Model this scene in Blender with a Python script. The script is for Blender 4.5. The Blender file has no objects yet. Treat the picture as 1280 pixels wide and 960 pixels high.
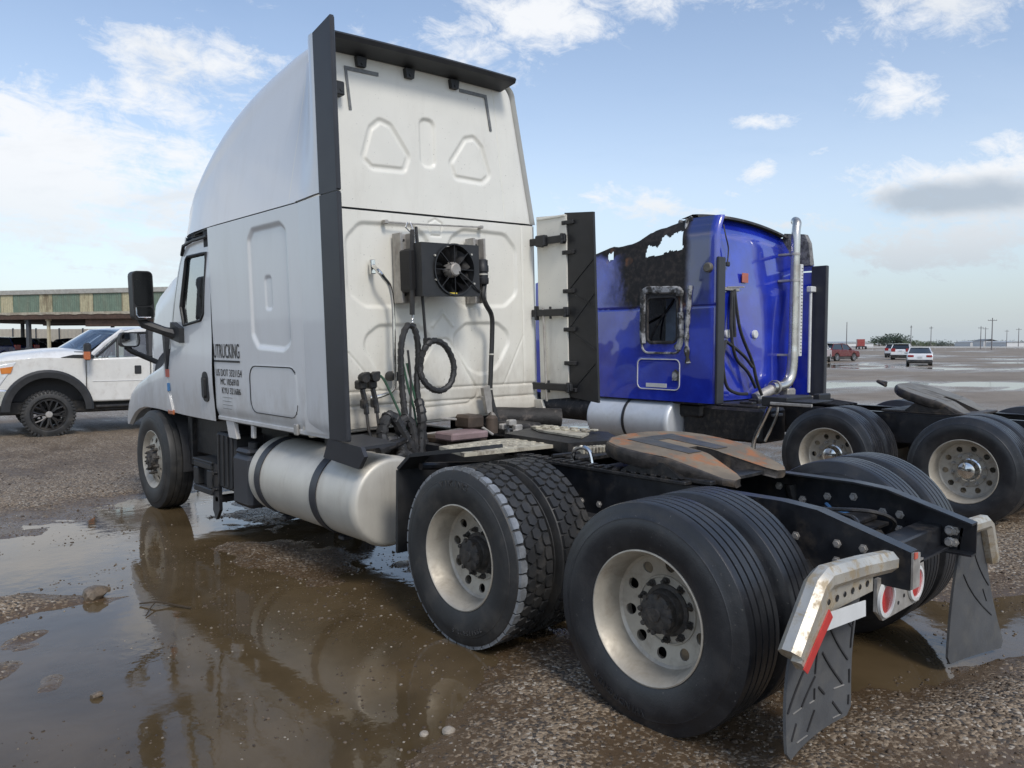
import bpy, bmesh, math, random
import numpy as np
from mathutils import Matrix, Vector
random.seed(7); RNG = np.random.default_rng(11)
PI = math.pi; R = math.radians
C = bpy.context.scene.collection
SC = bpy.context.scene

# ---------------------------------------------------------------- camera
cam_d = bpy.data.cameras.new('camera'); cam = bpy.data.objects.new('camera', cam_d); C.objects.link(cam)
_yaw, _pit, _rol = 0.74272, -0.05176, 0.00124
_f = Vector((math.sin(_yaw)*math.cos(_pit), math.cos(_yaw)*math.cos(_pit), math.sin(_pit)))
_r = Vector((math.cos(_yaw), -math.sin(_yaw), 0)); _u = _r.cross(_f)
_r2 = math.cos(_rol)*_r + math.sin(_rol)*_u; _u2 = -math.sin(_rol)*_r + math.cos(_rol)*_u
_m = Matrix.Identity(4)
for i in range(3):
    _m[i][0] = _r2[i]; _m[i][1] = _u2[i]; _m[i][2] = -_f[i]
_m[0][3], _m[1][3], _m[2][3] = -3.9195, -2.0925, 1.7145
cam.matrix_world = _m
cam_d.sensor_width = 36; cam_d.lens = 27.387; cam_d.clip_start = 0.05; cam_d.clip_end = 20000
SC.camera = cam

# ---------------------------------------------------------------- node helper
class NT:
    def __init__(s, tree): s.t = tree; s.n = tree.nodes; s.l = tree.links
    def new(s, typ, **kw):
        n = s.n.new(typ)
        for k, v in kw.items(): setattr(n, k, v)
        return n
    def set(s, sock, v):
        if isinstance(v, bpy.types.NodeSocket): s.l.new(v, sock)
        else: sock.default_value = v
    def math(s, op, a, b=0.0, c=0.0, clamp=False):
        n = s.new('ShaderNodeMath', operation=op, use_clamp=clamp)
        s.set(n.inputs[0], a); s.set(n.inputs[1], b); s.set(n.inputs[2], c); return n.outputs[0]
    def noise(s, vec, scale, detail=4, rough=.55, dist=0.0):
        n = s.new('ShaderNodeTexNoise'); 
        if vec is not None: s.l.new(vec, n.inputs['Vector'])
        n.inputs['Scale'].default_value = scale; n.inputs['Detail'].default_value = detail
        n.inputs['Roughness'].default_value = rough; n.inputs['Distortion'].default_value = dist
        return n.outputs['Fac']
    def ss(s, x, a, b):
        n = s.new('ShaderNodeMapRange', interpolation_type='SMOOTHSTEP'); s.set(n.inputs['Value'], x)
        n.inputs['From Min'].default_value = a; n.inputs['From Max'].default_value = b; return n.outputs['Result']
    def mix(s, f, a, b):
        n = s.new('ShaderNodeMix', data_type='RGBA'); s.set(n.inputs[0], f)
        for k, v in ((6, a), (7, b)):
            s.set(n.inputs[k], tuple(v)+(1,) if isinstance(v, (tuple, list)) and len(v) == 3 else v)
        return n.outputs[2]
    def mapping(s, vec, scale=(1,1,1), loc=(0,0,0), rot=(0,0,0)):
        n = s.new('ShaderNodeMapping'); s.l.new(vec, n.inputs['Vector'])
        n.inputs['Scale'].default_value = scale; n.inputs['Location'].default_value = loc; n.inputs['Rotation'].default_value = rot
        return n.outputs[0]

# ---------------------------------------------------------------- world, sun, exposure
SUN_EL, SUN_AZ = R(46), R(196)           # azimuth from +Y towards +X
w = bpy.data.worlds.new('World'); SC.world = w; w.use_nodes = True
T = NT(w.node_tree); T.n.clear()
sky = T.new('ShaderNodeTexSky', sky_type='NISHITA'); sky.sun_disc = False
sky.sun_elevation = SUN_EL; sky.sun_rotation = SUN_AZ; sky.air_density = 1.0; sky.dust_density = 1.0; sky.ozone_density = 1.6
bg = T.new('ShaderNodeBackground'); T.l.new(sky.outputs[0], bg.inputs['Color']); bg.inputs['Strength'].default_value = 0.092
tc = T.new('ShaderNodeTexCoord'); D = tc.outputs['Generated']
sep = T.new('ShaderNodeSeparateXYZ'); T.l.new(D, sep.inputs[0]); dx, dy, dz = sep.outputs
az = T.math('ARCTAN2', dx, dy); el = T.math('ARCSINE', dz)
flat = T.new('ShaderNodeVectorMath', operation='DIVIDE'); T.l.new(D, flat.inputs[0])
cmb = T.new('ShaderNodeCombineXYZ'); hz = T.math('ADD', T.math('ABSOLUTE', dz), .16)
for k in range(3): T.l.new(hz, cmb.inputs[k])
T.l.new(cmb.outputs[0], flat.inputs[1]); FV = flat.outputs[0]
n1 = T.noise(FV, 1.1, 9, .62, .4); n2 = T.noise(D, 6.5, 8, .6, .3)
n3 = T.noise(T.mapping(FV, (1, 3.2, 1), rot=(0, 0, .5)), 1.6, 8, .66, .8)
# cloud banks: (azimuth deg, elevation deg, half width, half height, weight); all round the sky
BL = [(11,10,13,6.2,1.15),(16,15,9,2.2,.75),(21,18.6,8,2.3,.90),(44,22.0,6.5,1.9,1.08),(53,23.2,8,1.7,.92),(39,20.2,5,2.2,.92),(72,22.0,4.5,3.2,.98),(68.6,15.6,2.8,1.6,.95),(60.2,15.0,4,.9,.85),(60.0,11.7,1.8,1.3,.9),(58.8,12.6,1.0,1.0,.55),
      (67,11.2,7,1.3,.8),(74,12.2,3,1.4,.9),(72,9.6,7.5,2.4,1.25),(71,6,9,2.2,1.0),(63,8,6,1.5,.75),(22,5,13,4,1.0),(52,9.5,9,2.2,.7),(25,20.5,2.0,4.0,.35),(63,12.8,3,.7,.5),(48,8,18,2.6,.5),
      (-20,14,16,7,.9),(-60,22,20,8,.8),(-110,15,22,8,.9),(-150,30,20,10,.8),(160,18,22,8,.9),(110,22,16,8,.9),(-90,50,30,12,.7),(60,55,30,10,.7),(150,60,30,12,.6)]
acc = None
for a0, e0, sa, se, wt in BL:
    da = T.math('DIVIDE', T.math('SUBTRACT', az, R(a0)), R(sa)); de = T.math('DIVIDE', T.math('SUBTRACT', el, R(e0)), R(se))
    q = T.math('ADD', T.math('MULTIPLY', da, da), T.math('MULTIPLY', de, de))
    b = T.math('MULTIPLY', T.math('POWER', 2.718, T.math('MULTIPLY', q, -1.0)), wt)
    acc = b if acc is None else T.math('MAXIMUM', acc, b)
n4 = T.noise(T.mapping(D, (1, 1, 1.8)), 24, 9, .70, .5)
nz = T.math('ADD', T.math('ADD', T.math('MULTIPLY', n2, .32), T.math('MULTIPLY', n3, .28)), T.math('MULTIPLY', n4, .40))
cov = T.math('ADD', T.math('MULTIPLY', acc, .72), T.math('MULTIPLY', T.math('SUBTRACT', nz, .5), 2.9))
mask = T.math('MULTIPLY', T.ss(cov, .12, .78), .96)
wisp = T.math('MULTIPLY', T.ss(n3, .5, .85), .34)
mask = T.math('MAXIMUM', mask, wisp)
hazef = T.math('POWER', 2.718, T.math('MULTIPLY', T.math('ABSOLUTE', el), -5.5))      # pale band low down, all round
mask = T.math('MAXIMUM', mask, T.math('MULTIPLY', hazef, .92))
# grey cloud undersides
da = T.math('DIVIDE', T.math('SUBTRACT', az, R(71.5)), R(6.5)); de = T.math('DIVIDE', T.math('SUBTRACT', el, R(9.3)), R(1.5))
q = T.math('ADD', T.math('MULTIPLY', da, da), T.math('MULTIPLY', de, de))
dark = T.ss(T.math('ADD', T.math('POWER', 2.718, T.math('MULTIPLY', q, -1.0)), T.math('MULTIPLY', T.math('SUBTRACT', n2, .5), 1.2)), .35, .9)
gen = T.math('MULTIPLY', T.ss(n1, .48, .7), .35)
dark = T.math('MAXIMUM', dark, gen)
ccol = T.mix(dark, (.95, .97, 1.0), (.50, .57, .66))
side = T.math('ADD', T.math('MULTIPLY', T.math('COSINE', T.math('SUBTRACT', az, R(74))), .5), .5)
hcol = T.mix(T.ss(side, .80, .985), (.72,.81,.87), (.47,.545,.615))
lowc = T.mix(T.math('MULTIPLY', T.ss(el, .22, .03), .9), ccol, hcol)
bgc = T.new('ShaderNodeBackground'); T.l.new(lowc, bgc.inputs['Color']); bgc.inputs['Strength'].default_value = .51
ms = T.new('ShaderNodeMixShader'); T.l.new(mask, ms.inputs[0]); T.l.new(bg.outputs[0], ms.inputs[1]); T.l.new(bgc.outputs[0], ms.inputs[2])
wo = T.new('ShaderNodeOutputWorld'); T.l.new(ms.outputs[0], wo.inputs[0])
sd = bpy.data.lights.new('sun', 'SUN'); sd.energy = .95; sd.angle = R(14); sd.color = (1, .95, .87)
sun = bpy.data.objects.new('sun', sd); C.objects.link(sun)
sdir = Vector((math.sin(SUN_AZ)*math.cos(SUN_EL), math.cos(SUN_AZ)*math.cos(SUN_EL), math.sin(SUN_EL)))
sun.rotation_euler = sdir.to_track_quat('Z', 'Y').to_euler()
SC.view_settings.view_transform = 'Standard'; SC.view_settings.look = 'None'; SC.view_settings.gamma = 1; SC.view_settings.exposure = 0.97
SC.view_settings.use_curve_mapping = False
SC.render.engine = 'CYCLES'
SC.cycles.max_bounces = 8; SC.cycles.transparent_max_bounces = 12

# ---------------------------------------------------------------- materials
def M_(name, col, rough=.5, metal=0., coat=0., spec=.5, vary=.12, vscale=6., dirt=None, dirt_amt=0., dirt_scale=3., streak=False,
       bump=0., bscale=60., low=None, rvary=.12, specks=0., dirtmap=(.45, .72), speckcol=(.05,.04,.03)):
    m = bpy.data.materials.new(name); m.use_nodes = True; t = NT(m.node_tree)
    b = t.n['Principled BSDF']; tcn = t.new('ShaderNodeTexCoord'); V = tcn.outputs['Object']
    n = t.noise(V, vscale, 6, .6)
    lo = tuple(c*(1-vary) for c in col); hi = tuple(min(1, c*(1+vary)) for c in col)
    c = t.mix(t.ss(n, .3, .7), lo, hi)
    rr = t.math('ADD', t.math('MULTIPLY', t.math('SUBTRACT', n, .5), rvary*2), rough, clamp=True)
    if dirt:
        dn = t.noise(t.mapping(V, (1, 1, .18)) if streak else V, dirt_scale, 8, .68, .3)
        df = t.math('MULTIPLY', t.ss(dn, *dirtmap), dirt_amt)
        c = t.mix(df, c, dirt); rr = t.math('ADD', rr, t.math('MULTIPLY', df, .35), clamp=True)
    if low:                                   # road film and splashes on the lowest part of the body
        sz = t.new('ShaderNodeSeparateXYZ'); t.l.new(V, sz.inputs[0]); ln_ = t.noise(t.mapping(V, (1, 1, .5)), 7, 7, .65)
        lf = t.math('MULTIPLY', t.ss(t.math('ADD', sz.outputs[2], t.math('MULTIPLY', t.math('SUBTRACT', ln_, .5), 1.1)), low[1], low[0]), low[2]); c = t.mix(lf, c, (.30,.25,.19)); rr = t.math('ADD', rr, t.math('MULTIPLY', lf, .3), clamp=True)
    if specks:
        sn = t.noise(V, 55, 3, .7); c = t.mix(t.math('MULTIPLY', t.ss(sn, .66, .74), specks), c, speckcol)
    t.l.new(c, b.inputs['Base Color']); t.l.new(rr, b.inputs['Roughness'])
    b.inputs['Metallic'].default_value = metal; b.inputs['Coat Weight'].default_value = coat; b.inputs['Coat Roughness'].default_value = .06
    b.inputs['Specular IOR Level'].default_value = spec
    if bump:
        bn = t.new('ShaderNodeBump'); bn.inputs['Strength'].default_value = bump; bn.inputs['Distance'].default_value = .01
        t.l.new(t.noise(V, bscale, 5, .6), bn.inputs['Height']); t.l.new(bn.outputs[0], b.inputs['Normal'])
    return m
MAT = {}
MAT['white'] = M_('white_paint', (.70,.71,.71), .30, coat=.6, vary=.015, vscale=2, dirt=(.48,.45,.40), dirt_amt=.14, dirt_scale=5, streak=True, low=(.95,1.45,.35), rvary=.06, bump=.02, bscale=4)
MAT['cream'] = M_('grimy_cream_paint', (.77,.755,.685), .42, coat=.15, vary=.025, vscale=3, dirt=(.46,.42,.35), dirt_amt=.25, dirt_scale=6, streak=True, specks=.55, dirtmap=(.5,.8), low=(1.0,1.75,.55))
MAT['black'] = M_('black_plastic', (.020,.021,.023), .5, vary=.25, dirt=(.07,.065,.06), dirt_amt=.18, dirt_scale=5)
MAT['black_trim'] = M_('satin_black_rubber_trim', (.030,.032,.038), .42, vary=.15, dirt=(.10,.10,.10), dirt_amt=.18, streak=True)
MAT['frame'] = M_('black_frame_paint', (.014,.015,.018), .33, vary=.3, vscale=9, dirt=(.085,.068,.05), dirt_amt=.6, dirt_scale=7, spec=.6, dirtmap=(.5,.75))
MAT['grease'] = M_('oily_black_iron', (.012,.012,.013), .45, vary=.4, vscale=20, dirt=(.09,.075,.06), dirt_amt=.45, dirt_scale=14, bump=.3, bscale=30)
MAT['tyre'] = M_('tyre_rubber', (.024,.0245,.025), .55, vary=.22, vscale=7, dirt=(.11,.097,.08), dirt_amt=.40, dirt_scale=6, bump=.12, bscale=140, specks=.15, speckcol=(.2,.18,.15))
MAT['tyre_wet'] = M_('wet_worn_tyre_rubber', (.017,.018,.021), .36, vary=.2, vscale=7, dirt=(.07,.065,.058), dirt_amt=.25, dirt_scale=7, bump=.12, bscale=140, spec=.6, specks=.3, speckcol=(.3,.28,.25))
MAT['tyre_edge'] = M_('wet_tread_edge_painted_highlight', (.20,.21,.22), .18, vary=.3, vscale=14, coat=.5)  # lighter base colour paints in the highlight on the wet outer shoulder blocks
MAT['tyre_letter'] = M_('worn_raised_letters', (.045,.045,.046), .5, vary=.2)
MAT['rim'] = M_('brushed_aluminium_rim', (.46,.425,.36), .48, metal=.45, vary=.10, vscale=9, dirt=(.24,.20,.15), dirt_amt=.6, dirt_scale=7, dirtmap=(.42,.75))
MAT['alu'] = M_('tank_aluminium', (.60,.575,.51), .50, metal=.35, vary=.06, vscale=4, dirt=(.36,.32,.26), dirt_amt=.5, dirt_scale=4, streak=True, dirtmap=(.42,.75))
MAT['chrome'] = M_('chrome', (.78,.77,.74), .14, metal=1., vary=.05, dirt=(.33,.29,.23), dirt_amt=.35, dirt_scale=9)
MAT['dirty_chrome'] = M_('mud_stained_chrome', (.62,.58,.50), .42, metal=.7, vary=.10, dirt=(.40,.31,.19), dirt_amt=.8, dirt_scale=14, dirtmap=(.46,.62))
MAT['dull_chrome'] = M_('dull_heat_stained_chrome', (.60,.58,.53), .26, metal=.9, vary=.08, dirt=(.32,.27,.20), dirt_amt=.6, dirt_scale=4)
MAT['galv'] = M_('galvanised_channel', (.42,.40,.37), .5, metal=.5, vary=.18, vscale=14, dirt=(.2,.16,.12), dirt_amt=.4)
MAT['hub'] = M_('greasy_iron_hub', (.04,.036,.032), .62, vary=.45, vscale=24, dirt=(.12,.095,.07), dirt_amt=.6, dirt_scale=18, bump=.5, bscale=60)
MAT['rust'] = M_('rusty_turntable_plate', (.20,.155,.10), .55, vary=.25, vscale=5, dirt=(.36,.13,.045), dirt_amt=.75, dirt_scale=4.2, bump=.12, bscale=60, dirtmap=(.50,.62), specks=.6)
MAT['wear_pad'] = M_('polished_grey_wear_patch', (.10,.098,.09), .42, metal=.4, vary=.25, vscale=14, dirt=(.20,.12,.06), dirt_amt=.4, dirt_scale=12)
MAT['rust_side'] = M_('greasy_turntable_side', (.035,.03,.027), .5, vary=.4, vscale=16, dirt=(.15,.11,.07), dirt_amt=.5, dirt_scale=9, bump=.4, bscale=35)
MAT['bare_plate'] = M_('worn_steel_turntable', (.21,.19,.155), .5, metal=.3, vary=.2, dirt=(.08,.07,.06), dirt_amt=.6, dirt_scale=5)
MAT['flap'] = M_('grey_mudflap_rubber', (.075,.078,.082), .55, vary=.12, dirt=(.14,.13,.11), dirt_amt=.4, dirt_scale=7, bump=.1, bscale=90)
MAT['red'] = M_('red_reflector', (.52,.03,.03), .28, coat=.6, vary=.1)
MAT['redw'] = M_('red_reflective_tape', (.50,.045,.04), .35, vary=.1)
MAT['whtape'] = M_('white_reflective_tape', (.66,.67,.66), .35, vary=.06, dirt=(.3,.27,.22), dirt_amt=.3)
MAT['amber'] = M_('amber_lens', (.62,.20,.03), .2, coat=.6, vary=.1)
MAT['orange'] = M_('orange_lens', (.42,.13,.05), .25, coat=.5, vary=.1)
MAT['deck'] = M_('worn_deck_plate', (.50,.46,.36), .55, metal=.2, vary=.15, vscale=12, dirt=(.16,.13,.1), dirt_amt=.7, dirt_scale=9, dirtmap=(.47,.62))
MAT['hose'] = M_('black_hose_rubber', (.022,.022,.023), .48, vary=.3, dirt=(.10,.09,.08), dirt_amt=.35, dirt_scale=10)
MAT['green_hose'] = M_('green_cable', (.02,.085,.045), .45, vary=.3, dirt=(.06,.05,.04), dirt_amt=.4)
MAT['pinkbox'] = M_('faded_pink_crate', (.25,.175,.175), .6, vary=.2, dirt=(.14,.10,.08), dirt_amt=.6)
MAT['brownbox'] = M_('brown_gearbox', (.07,.05,.036), .6, vary=.4, dirt=(.05,.04,.03), dirt_amt=.6)
MAT['ink'] = M_('black_lettering', (.02,.02,.022), .5, vary=.2)
MAT['yellow'] = M_('yellow_sticker', (.60,.46,.06), .5, vary=.1)
MAT['decal_red'] = M_('red_sticker', (.55,.12,.08), .5, vary=.15)
MAT['decal_blue'] = M_('blue_sticker', (.05,.22,.48), .5, vary=.15)
MAT['tape'] = M_('grey_tape', (.16,.165,.165), .5, vary=.25, vscale=30)
MAT['interior'] = M_('dark_interior', (.03,.03,.032), .7, vary=.2)
MAT['interior_grey'] = M_('grey_interior', (.16,.165,.165), .8, vary=.15)
MAT['charred'] = M_('charred_metal', (.024,.022,.021), .65, vary=.5, vscale=8, dirt=(.20,.17,.15), dirt_amt=.6, dirt_scale=9, bump=.6, bscale=40, dirtmap=(.52,.7))
MAT['ash'] = M_('ash_white_metal', (.36,.36,.36), .7, vary=.3, vscale=15, dirt=(.03,.028,.025), dirt_amt=.95, dirt_scale=7, dirtmap=(.42,.56))
MAT['silver_tank'] = M_('silver_tank', (.68,.71,.74), .45, metal=.4, vary=.05, dirt=(.4,.39,.37), dirt_amt=.35)
MAT['void'] = M_('dark_cooler_core', (.006,.006,.007), .6, vary=.3)
MAT['soot_grey'] = M_('sooty_grey_metal', (.17,.165,.16), .6, vary=.5, vscale=10, dirt=(.02,.018,.016), dirt_amt=.8, dirt_scale=14, bump=.8, bscale=45)
MAT['mirror'] = M_('mirror_glass', (.80,.82,.84), .04, metal=1., vary=.01)
MAT['gravel_post'] = M_('steel_post', (.06,.065,.075), .5, vary=.2)
MAT['cream_post'] = M_('cream_post', (.50,.45,.32), .6, vary=.15, dirt=(.25,.18,.1), dirt_amt=.4)

def glassmat(name, tint, refl=.9, mixf=.25):
    m = bpy.data.materials.new(name); m.use_nodes = True; t = NT(m.node_tree); t.n.clear()
    tr = t.new('ShaderNodeBsdfTransparent'); tr.inputs[0].default_value = tint+(1,)
    gl = t.new('ShaderNodeBsdfGlossy'); gl.inputs['Color'].default_value = (refl,refl,refl,1); gl.inputs['Roughness'].default_value = .03
    fr = t.new('ShaderNodeFresnel'); fr.inputs[0].default_value = 1.5
    tcn = t.new('ShaderNodeTexCoord'); dn = t.noise(tcn.outputs['Object'], 5, 5)
    df = t.new('ShaderNodeBsdfDiffuse'); df.inputs[0].default_value = (.35,.36,.35,1)
    m0 = t.new('ShaderNodeMixShader'); t.l.new(t.math('MULTIPLY', t.ss(dn, .4, .8), .12), m0.inputs[0]); t.l.new(tr.outputs[0], m0.inputs[1]); t.l.new(df.outputs[0], m0.inputs[2])
    mx = t.new('ShaderNodeMixShader'); t.l.new(t.math('ADD', t.math('MULTIPLY', fr.outputs[0], 1.0), mixf*.3, clamp=True), mx.inputs[0])
    t.l.new(m0.outputs[0], mx.inputs[1]); t.l.new(gl.outputs[0], mx.inputs[2])
    o = t.new('ShaderNodeOutputMaterial'); t.l.new(mx.outputs[0], o.inputs[0]); return m
MAT['glass'] = glassmat('window_glass', (.80,.92,.92))
MAT['door_glass'] = glassmat('door_glass', (.80,.95,.95), mixf=1.2)
MAT['dark_glass'] = glassmat('tinted_glass', (.10,.12,.13), mixf=.3)
MAT['windscreen'] = glassmat('windscreen_glass', (.60,.72,.80), mixf=1.1)

MAT['cblkglass'] = M_('black_mirror_glass', (.008,.009,.010), .12, vary=.1, spec=.35)
def blue_paint():
    """blue paint scorched by a fire at the top and round the window"""
    m = bpy.data.materials.new('scorched_blue_paint'); m.use_nodes = True; t = NT(m.node_tree); b = t.n['Principled BSDF']
    V = t.new('ShaderNodeTexCoord').outputs['Object']; s = t.new('ShaderNodeSeparateXYZ'); t.l.new(V, s.inputs[0])
    n = t.noise(V, 2.6, 8, .65, .5); nf = t.noise(V, 14, 6, .6)
    blue = t.mix(t.ss(t.noise(V, 3, 6, .6), .35, .7), (.010,.024,.34), (.016,.042,.50))
    # burnt band of the left wall above the seam, fading out forward; a sooty ring round the window
    ns = t.math('SUBTRACT', n, .5)
    left = t.math('MULTIPLY', t.ss(s.outputs[0], -.75, -1.0), t.ss(t.math('ADD', s.outputs[1], t.math('MULTIPLY', ns, .12)), 3.06, 3.16))
    up = t.ss(t.math('ADD', s.outputs[2], t.math('MULTIPLY', ns, .28)), 2.14, 2.24)
    fw = t.math('SUBTRACT', 1.0, t.ss(t.math('ADD', s.outputs[1], t.math('MULTIPLY', ns, .9)), 4.05, 4.5))
    top = t.ss(t.math('ADD', s.outputs[2], t.math('MULTIPLY', ns, .25)), 2.80, 2.90)
    a = t.math('MULTIPLY', left, t.math('MAXIMUM', t.math('MULTIPLY', up, fw), top))
    yw = t.math('SUBTRACT', 1.0, t.math('ABSOLUTE', t.math('DIVIDE', t.math('SUBTRACT', s.outputs[1], 3.42), .66)), clamp=True)
    zz = t.math('SUBTRACT', 1.0, t.math('ABSOLUTE', t.math('DIVIDE', t.math('SUBTRACT', s.outputs[2], 2.0), .62)), clamp=True)
    a2 = t.math('MULTIPLY', t.ss(t.math('ADD', t.math('MULTIPLY', yw, zz), t.math('MULTIPLY', ns, .9)), .28, .62), left)
    a = t.math('MAXIMUM', a, t.math('MULTIPLY', a2, .85))
    soot = t.math('MULTIPLY', t.math('MULTIPLY', t.ss(s.outputs[0], -.9, -1.1), t.ss(s.outputs[1], 2.76, 2.82)), t.math('SUBTRACT', 1.0, t.ss(s.outputs[1], 3.2, 3.35)))
    soot = t.math('MULTIPLY', soot, t.ss(t.math('ADD', s.outputs[2], t.math('MULTIPLY', ns, 1.2)), 1.7, 2.5))
    blue = t.mix(t.math('MULTIPLY', soot, .8), blue, (.022,.030,.075))
    burn = t.mix(t.ss(nf, .42, .7), (.014,.012,.011), (.048,.037,.031))
    c = t.mix(a, blue, burn)
    rp = t.math('MULTIPLY', t.ss(t.noise(V, 2.1, 3), .60, .68), t.math('MULTIPLY', left, up)); c = t.mix(t.math('MULTIPLY', rp, .8), c, (.26,.11,.045))
    t.l.new(c, b.inputs['Base Color']); t.l.new(t.math('ADD', .24, t.math('MULTIPLY', a, .5)), b.inputs['Roughness'])
    b.inputs['Coat IOR'].default_value = 1.85; cw = t.math('SUBTRACT', 1., a, clamp=True); t.l.new(cw, b.inputs['Coat Weight'])
    bp = t.new('ShaderNodeBump'); bp.inputs['Strength'].default_value = .10; bp.inputs['Distance'].default_value = .02
    t.l.new(t.math('ADD', t.noise(V, 2.2, 2), t.math('MULTIPLY', t.math('MULTIPLY', nf, a), .5)), bp.inputs['Height']); t.l.new(bp.outputs[0], b.inputs['Normal'])
    return m
MAT['blue'] = blue_paint()

# ---------------------------------------------------------------- mesh builder
class MB:
    def __init__(s, m=None): s.v = []; s.f = []; s.mi = []; s.m = m; s.cur = 0
    def add(s, vs, fs, mi=None):
        o = len(s.v); s.v += [tuple(p) for p in vs]; s.f += [tuple(i+o for i in f) for f in fs]
        s.mi += [s.cur if mi is None else mi]*len(fs); return s
    def box(s, x0, x1, y0, y1, z0, z1, b=0., M=None):
        cx, cy, cz = (x0+x1)/2, (y0+y1)/2, (z0+z1)/2; hx, hy, hz = abs(x1-x0)/2, abs(y1-y0)/2, abs(z1-z0)/2
        b = min(b, hx*.95, hy*.95, hz*.95)
        if b <= 0:
            vs = [(cx+i*hx, cy+j*hy, cz+k*hz) for i in (-1,1) for j in (-1,1) for k in (-1,1)]
            fs = [(0,1,3,2),(4,6,7,5),(0,4,5,1),(2,3,7,6),(0,2,6,4),(1,5,7,3)]
        else:
            vs = []; idx = {}
            for i in (-1,1):
                for j in (-1,1):
                    for k in (-1,1):
                        idx[(i,j,k,0)] = len(vs); vs.append((cx+i*hx, cy+j*(hy-b), cz+k*(hz-b)))
                        idx[(i,j,k,1)] = len(vs); vs.append((cx+i*(hx-b), cy+j*hy, cz+k*(hz-b)))
                        idx[(i,j,k,2)] = len(vs); vs.append((cx+i*(hx-b), cy+j*(hy-b), cz+k*hz))
            fs = []
            for i in (-1,1):
                fs.append([idx[(i,-1,-1,0)],idx[(i,1,-1,0)],idx[(i,1,1,0)],idx[(i,-1,1,0)]][::i])
                fs.append([idx[(-1,i,-1,1)],idx[(1,i,-1,1)],idx[(1,i,1,1)],idx[(-1,i,1,1)]][::-i])
                fs.append([idx[(-1,-1,i,2)],idx[(1,-1,i,2)],idx[(1,1,i,2)],idx[(-1,1,i,2)]][::i])
                for j in (-1,1):
                    fs.append([idx[(i,j,-1,0)],idx[(i,j,-1,1)],idx[(i,j,1,1)],idx[(i,j,1,0)]][::i*j])
                    fs.append([idx[(i,-1,j,0)],idx[(i,-1,j,2)],idx[(i,1,j,2)],idx[(i,1,j,0)]][::-i*j])
                    fs.append([idx[(-1,i,j,1)],idx[(-1,i,j,2)],idx[(1,i,j,2)],idx[(1,i,j,1)]][::i*j])
                    for k in (-1,1): fs.append([idx[(i,j,k,0)],idx[(i,j,k,1)],idx[(i,j,k,2)]][::-i*j*k])
        if M is not None: vs = [tuple(M @ Vector(p)) for p in vs]
        return s.add(vs, fs)
    def prism(s, pts, ax, a, b):
        """polygon pts (the two other axes in order) extruded along ax from a to b"""
        i = 'xyz'.index(ax)
        def P(p, c): q = list(p); q.insert(i, c); return q
        n = len(pts); vs = [P(p, a) for p in pts]+[P(p, b) for p in pts]
        fs = [tuple(range(n))[::-1], tuple(range(n, 2*n))]+[(k, (k+1) % n, n+(k+1) % n, n+k) for k in range(n)]
        return s.add(vs, fs)
    def tube(s, pts, r, n=8, closed=False, caps=True, flat=1.):
        pts = [Vector(p) for p in pts]; m = len(pts); rings = []
        up = None
        for k in range(m):
            a = pts[(k-1) % m] if closed or k > 0 else pts[k]; b = pts[(k+1) % m] if closed or k < m-1 else pts[k]
            t = (b-a).normalized()
            if up is None:
                up = Vector((0,0,1)) if abs(t.z) < .9 else Vector((0,1,0))
            side = t.cross(up); side = side.normalized() if side.length > 1e-6 else t.orthogonal().normalized()
            up = side.cross(t).normalized()
            rr = r[k] if isinstance(r, (list, tuple)) else r
            rings.append([pts[k]+rr*(math.cos(2*PI*j/n+PI/n)*side+flat*math.sin(2*PI*j/n+PI/n)*up) for j in range(n)])
        vs = [p for q in rings for p in q]; fs = []
        for k in range(m if closed else m-1):
            k2 = (k+1) % m
            for j in range(n): fs.append((k*n+j, k*n+(j+1) % n, k2*n+(j+1) % n, k2*n+j))
        if caps and not closed: fs += [tuple(range(n))[::-1], tuple((m-1)*n+j for j in range(n))]
        return s.add(vs, fs)
    def lathe(s, prof, n=48, ax='x', c=(0,0,0), closed=False, capped=False):
        vs = []; fs = []; m = len(prof)
        for (a, r) in prof:
            for j in range(n):
                t = 2*PI*j/n; u, v = r*math.cos(t), r*math.sin(t)
                p = (a,u,v) if ax == 'x' else ((v,a,u) if ax == 'y' else (u,v,a))
                vs.append((p[0]+c[0], p[1]+c[1], p[2]+c[2]))
        for k in range(m if closed else m-1):
            k2 = (k+1) % m
            for j in range(n): fs.append((k*n+j, k2*n+j, k2*n+(j+1) % n, k*n+(j+1) % n))
        if capped: fs += [tuple(range(n)), tuple((m-1)*n+j for j in range(n))[::-1]]
        return s.add(vs, fs)
    def grid(s, P, flip=False, skip=None):
        """P[i][j] 3-D points"""
        P = np.asarray(P); ni, nj = P.shape[:2]; fs = []
        for i in range(ni-1):
            for j in range(nj-1):
                if skip is not None and skip(i, j): continue
                f = (i*nj+j, (i+1)*nj+j, (i+1)*nj+j+1, i*nj+j+1); fs.append(f[::-1] if flip else f)
        return s.add(P.reshape(-1, 3).tolist(), fs)
    def mirror(s, ax=0):
        o = len(s.v); k = len(s.f)
        s.v += [tuple(-c if i == ax else c for i, c in enumerate(p)) for p in s.v]
        s.f += [tuple(i+o for i in f)[::-1] for f in s.f[:k]]; s.mi += s.mi[:k]; return s
    def mesh(s, name, mats, smooth=35):
        me = bpy.data.meshes.new(name)
        vs = [tuple(s.m @ Vector(p)) for p in s.v] if s.m is not None else s.v
        me.from_pydata(vs, [], s.f); me.update()
        for m in (mats if isinstance(mats, (list, tuple)) else [mats]): me.materials.append(m)
        if max(s.mi, default=0): me.polygons.foreach_set('material_index', s.mi)
        if smooth:
            me.polygons.foreach_set('use_smooth', [True]*len(me.polygons)); me.set_sharp_from_angle(angle=R(smooth))
        me.validate(); return me

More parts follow.
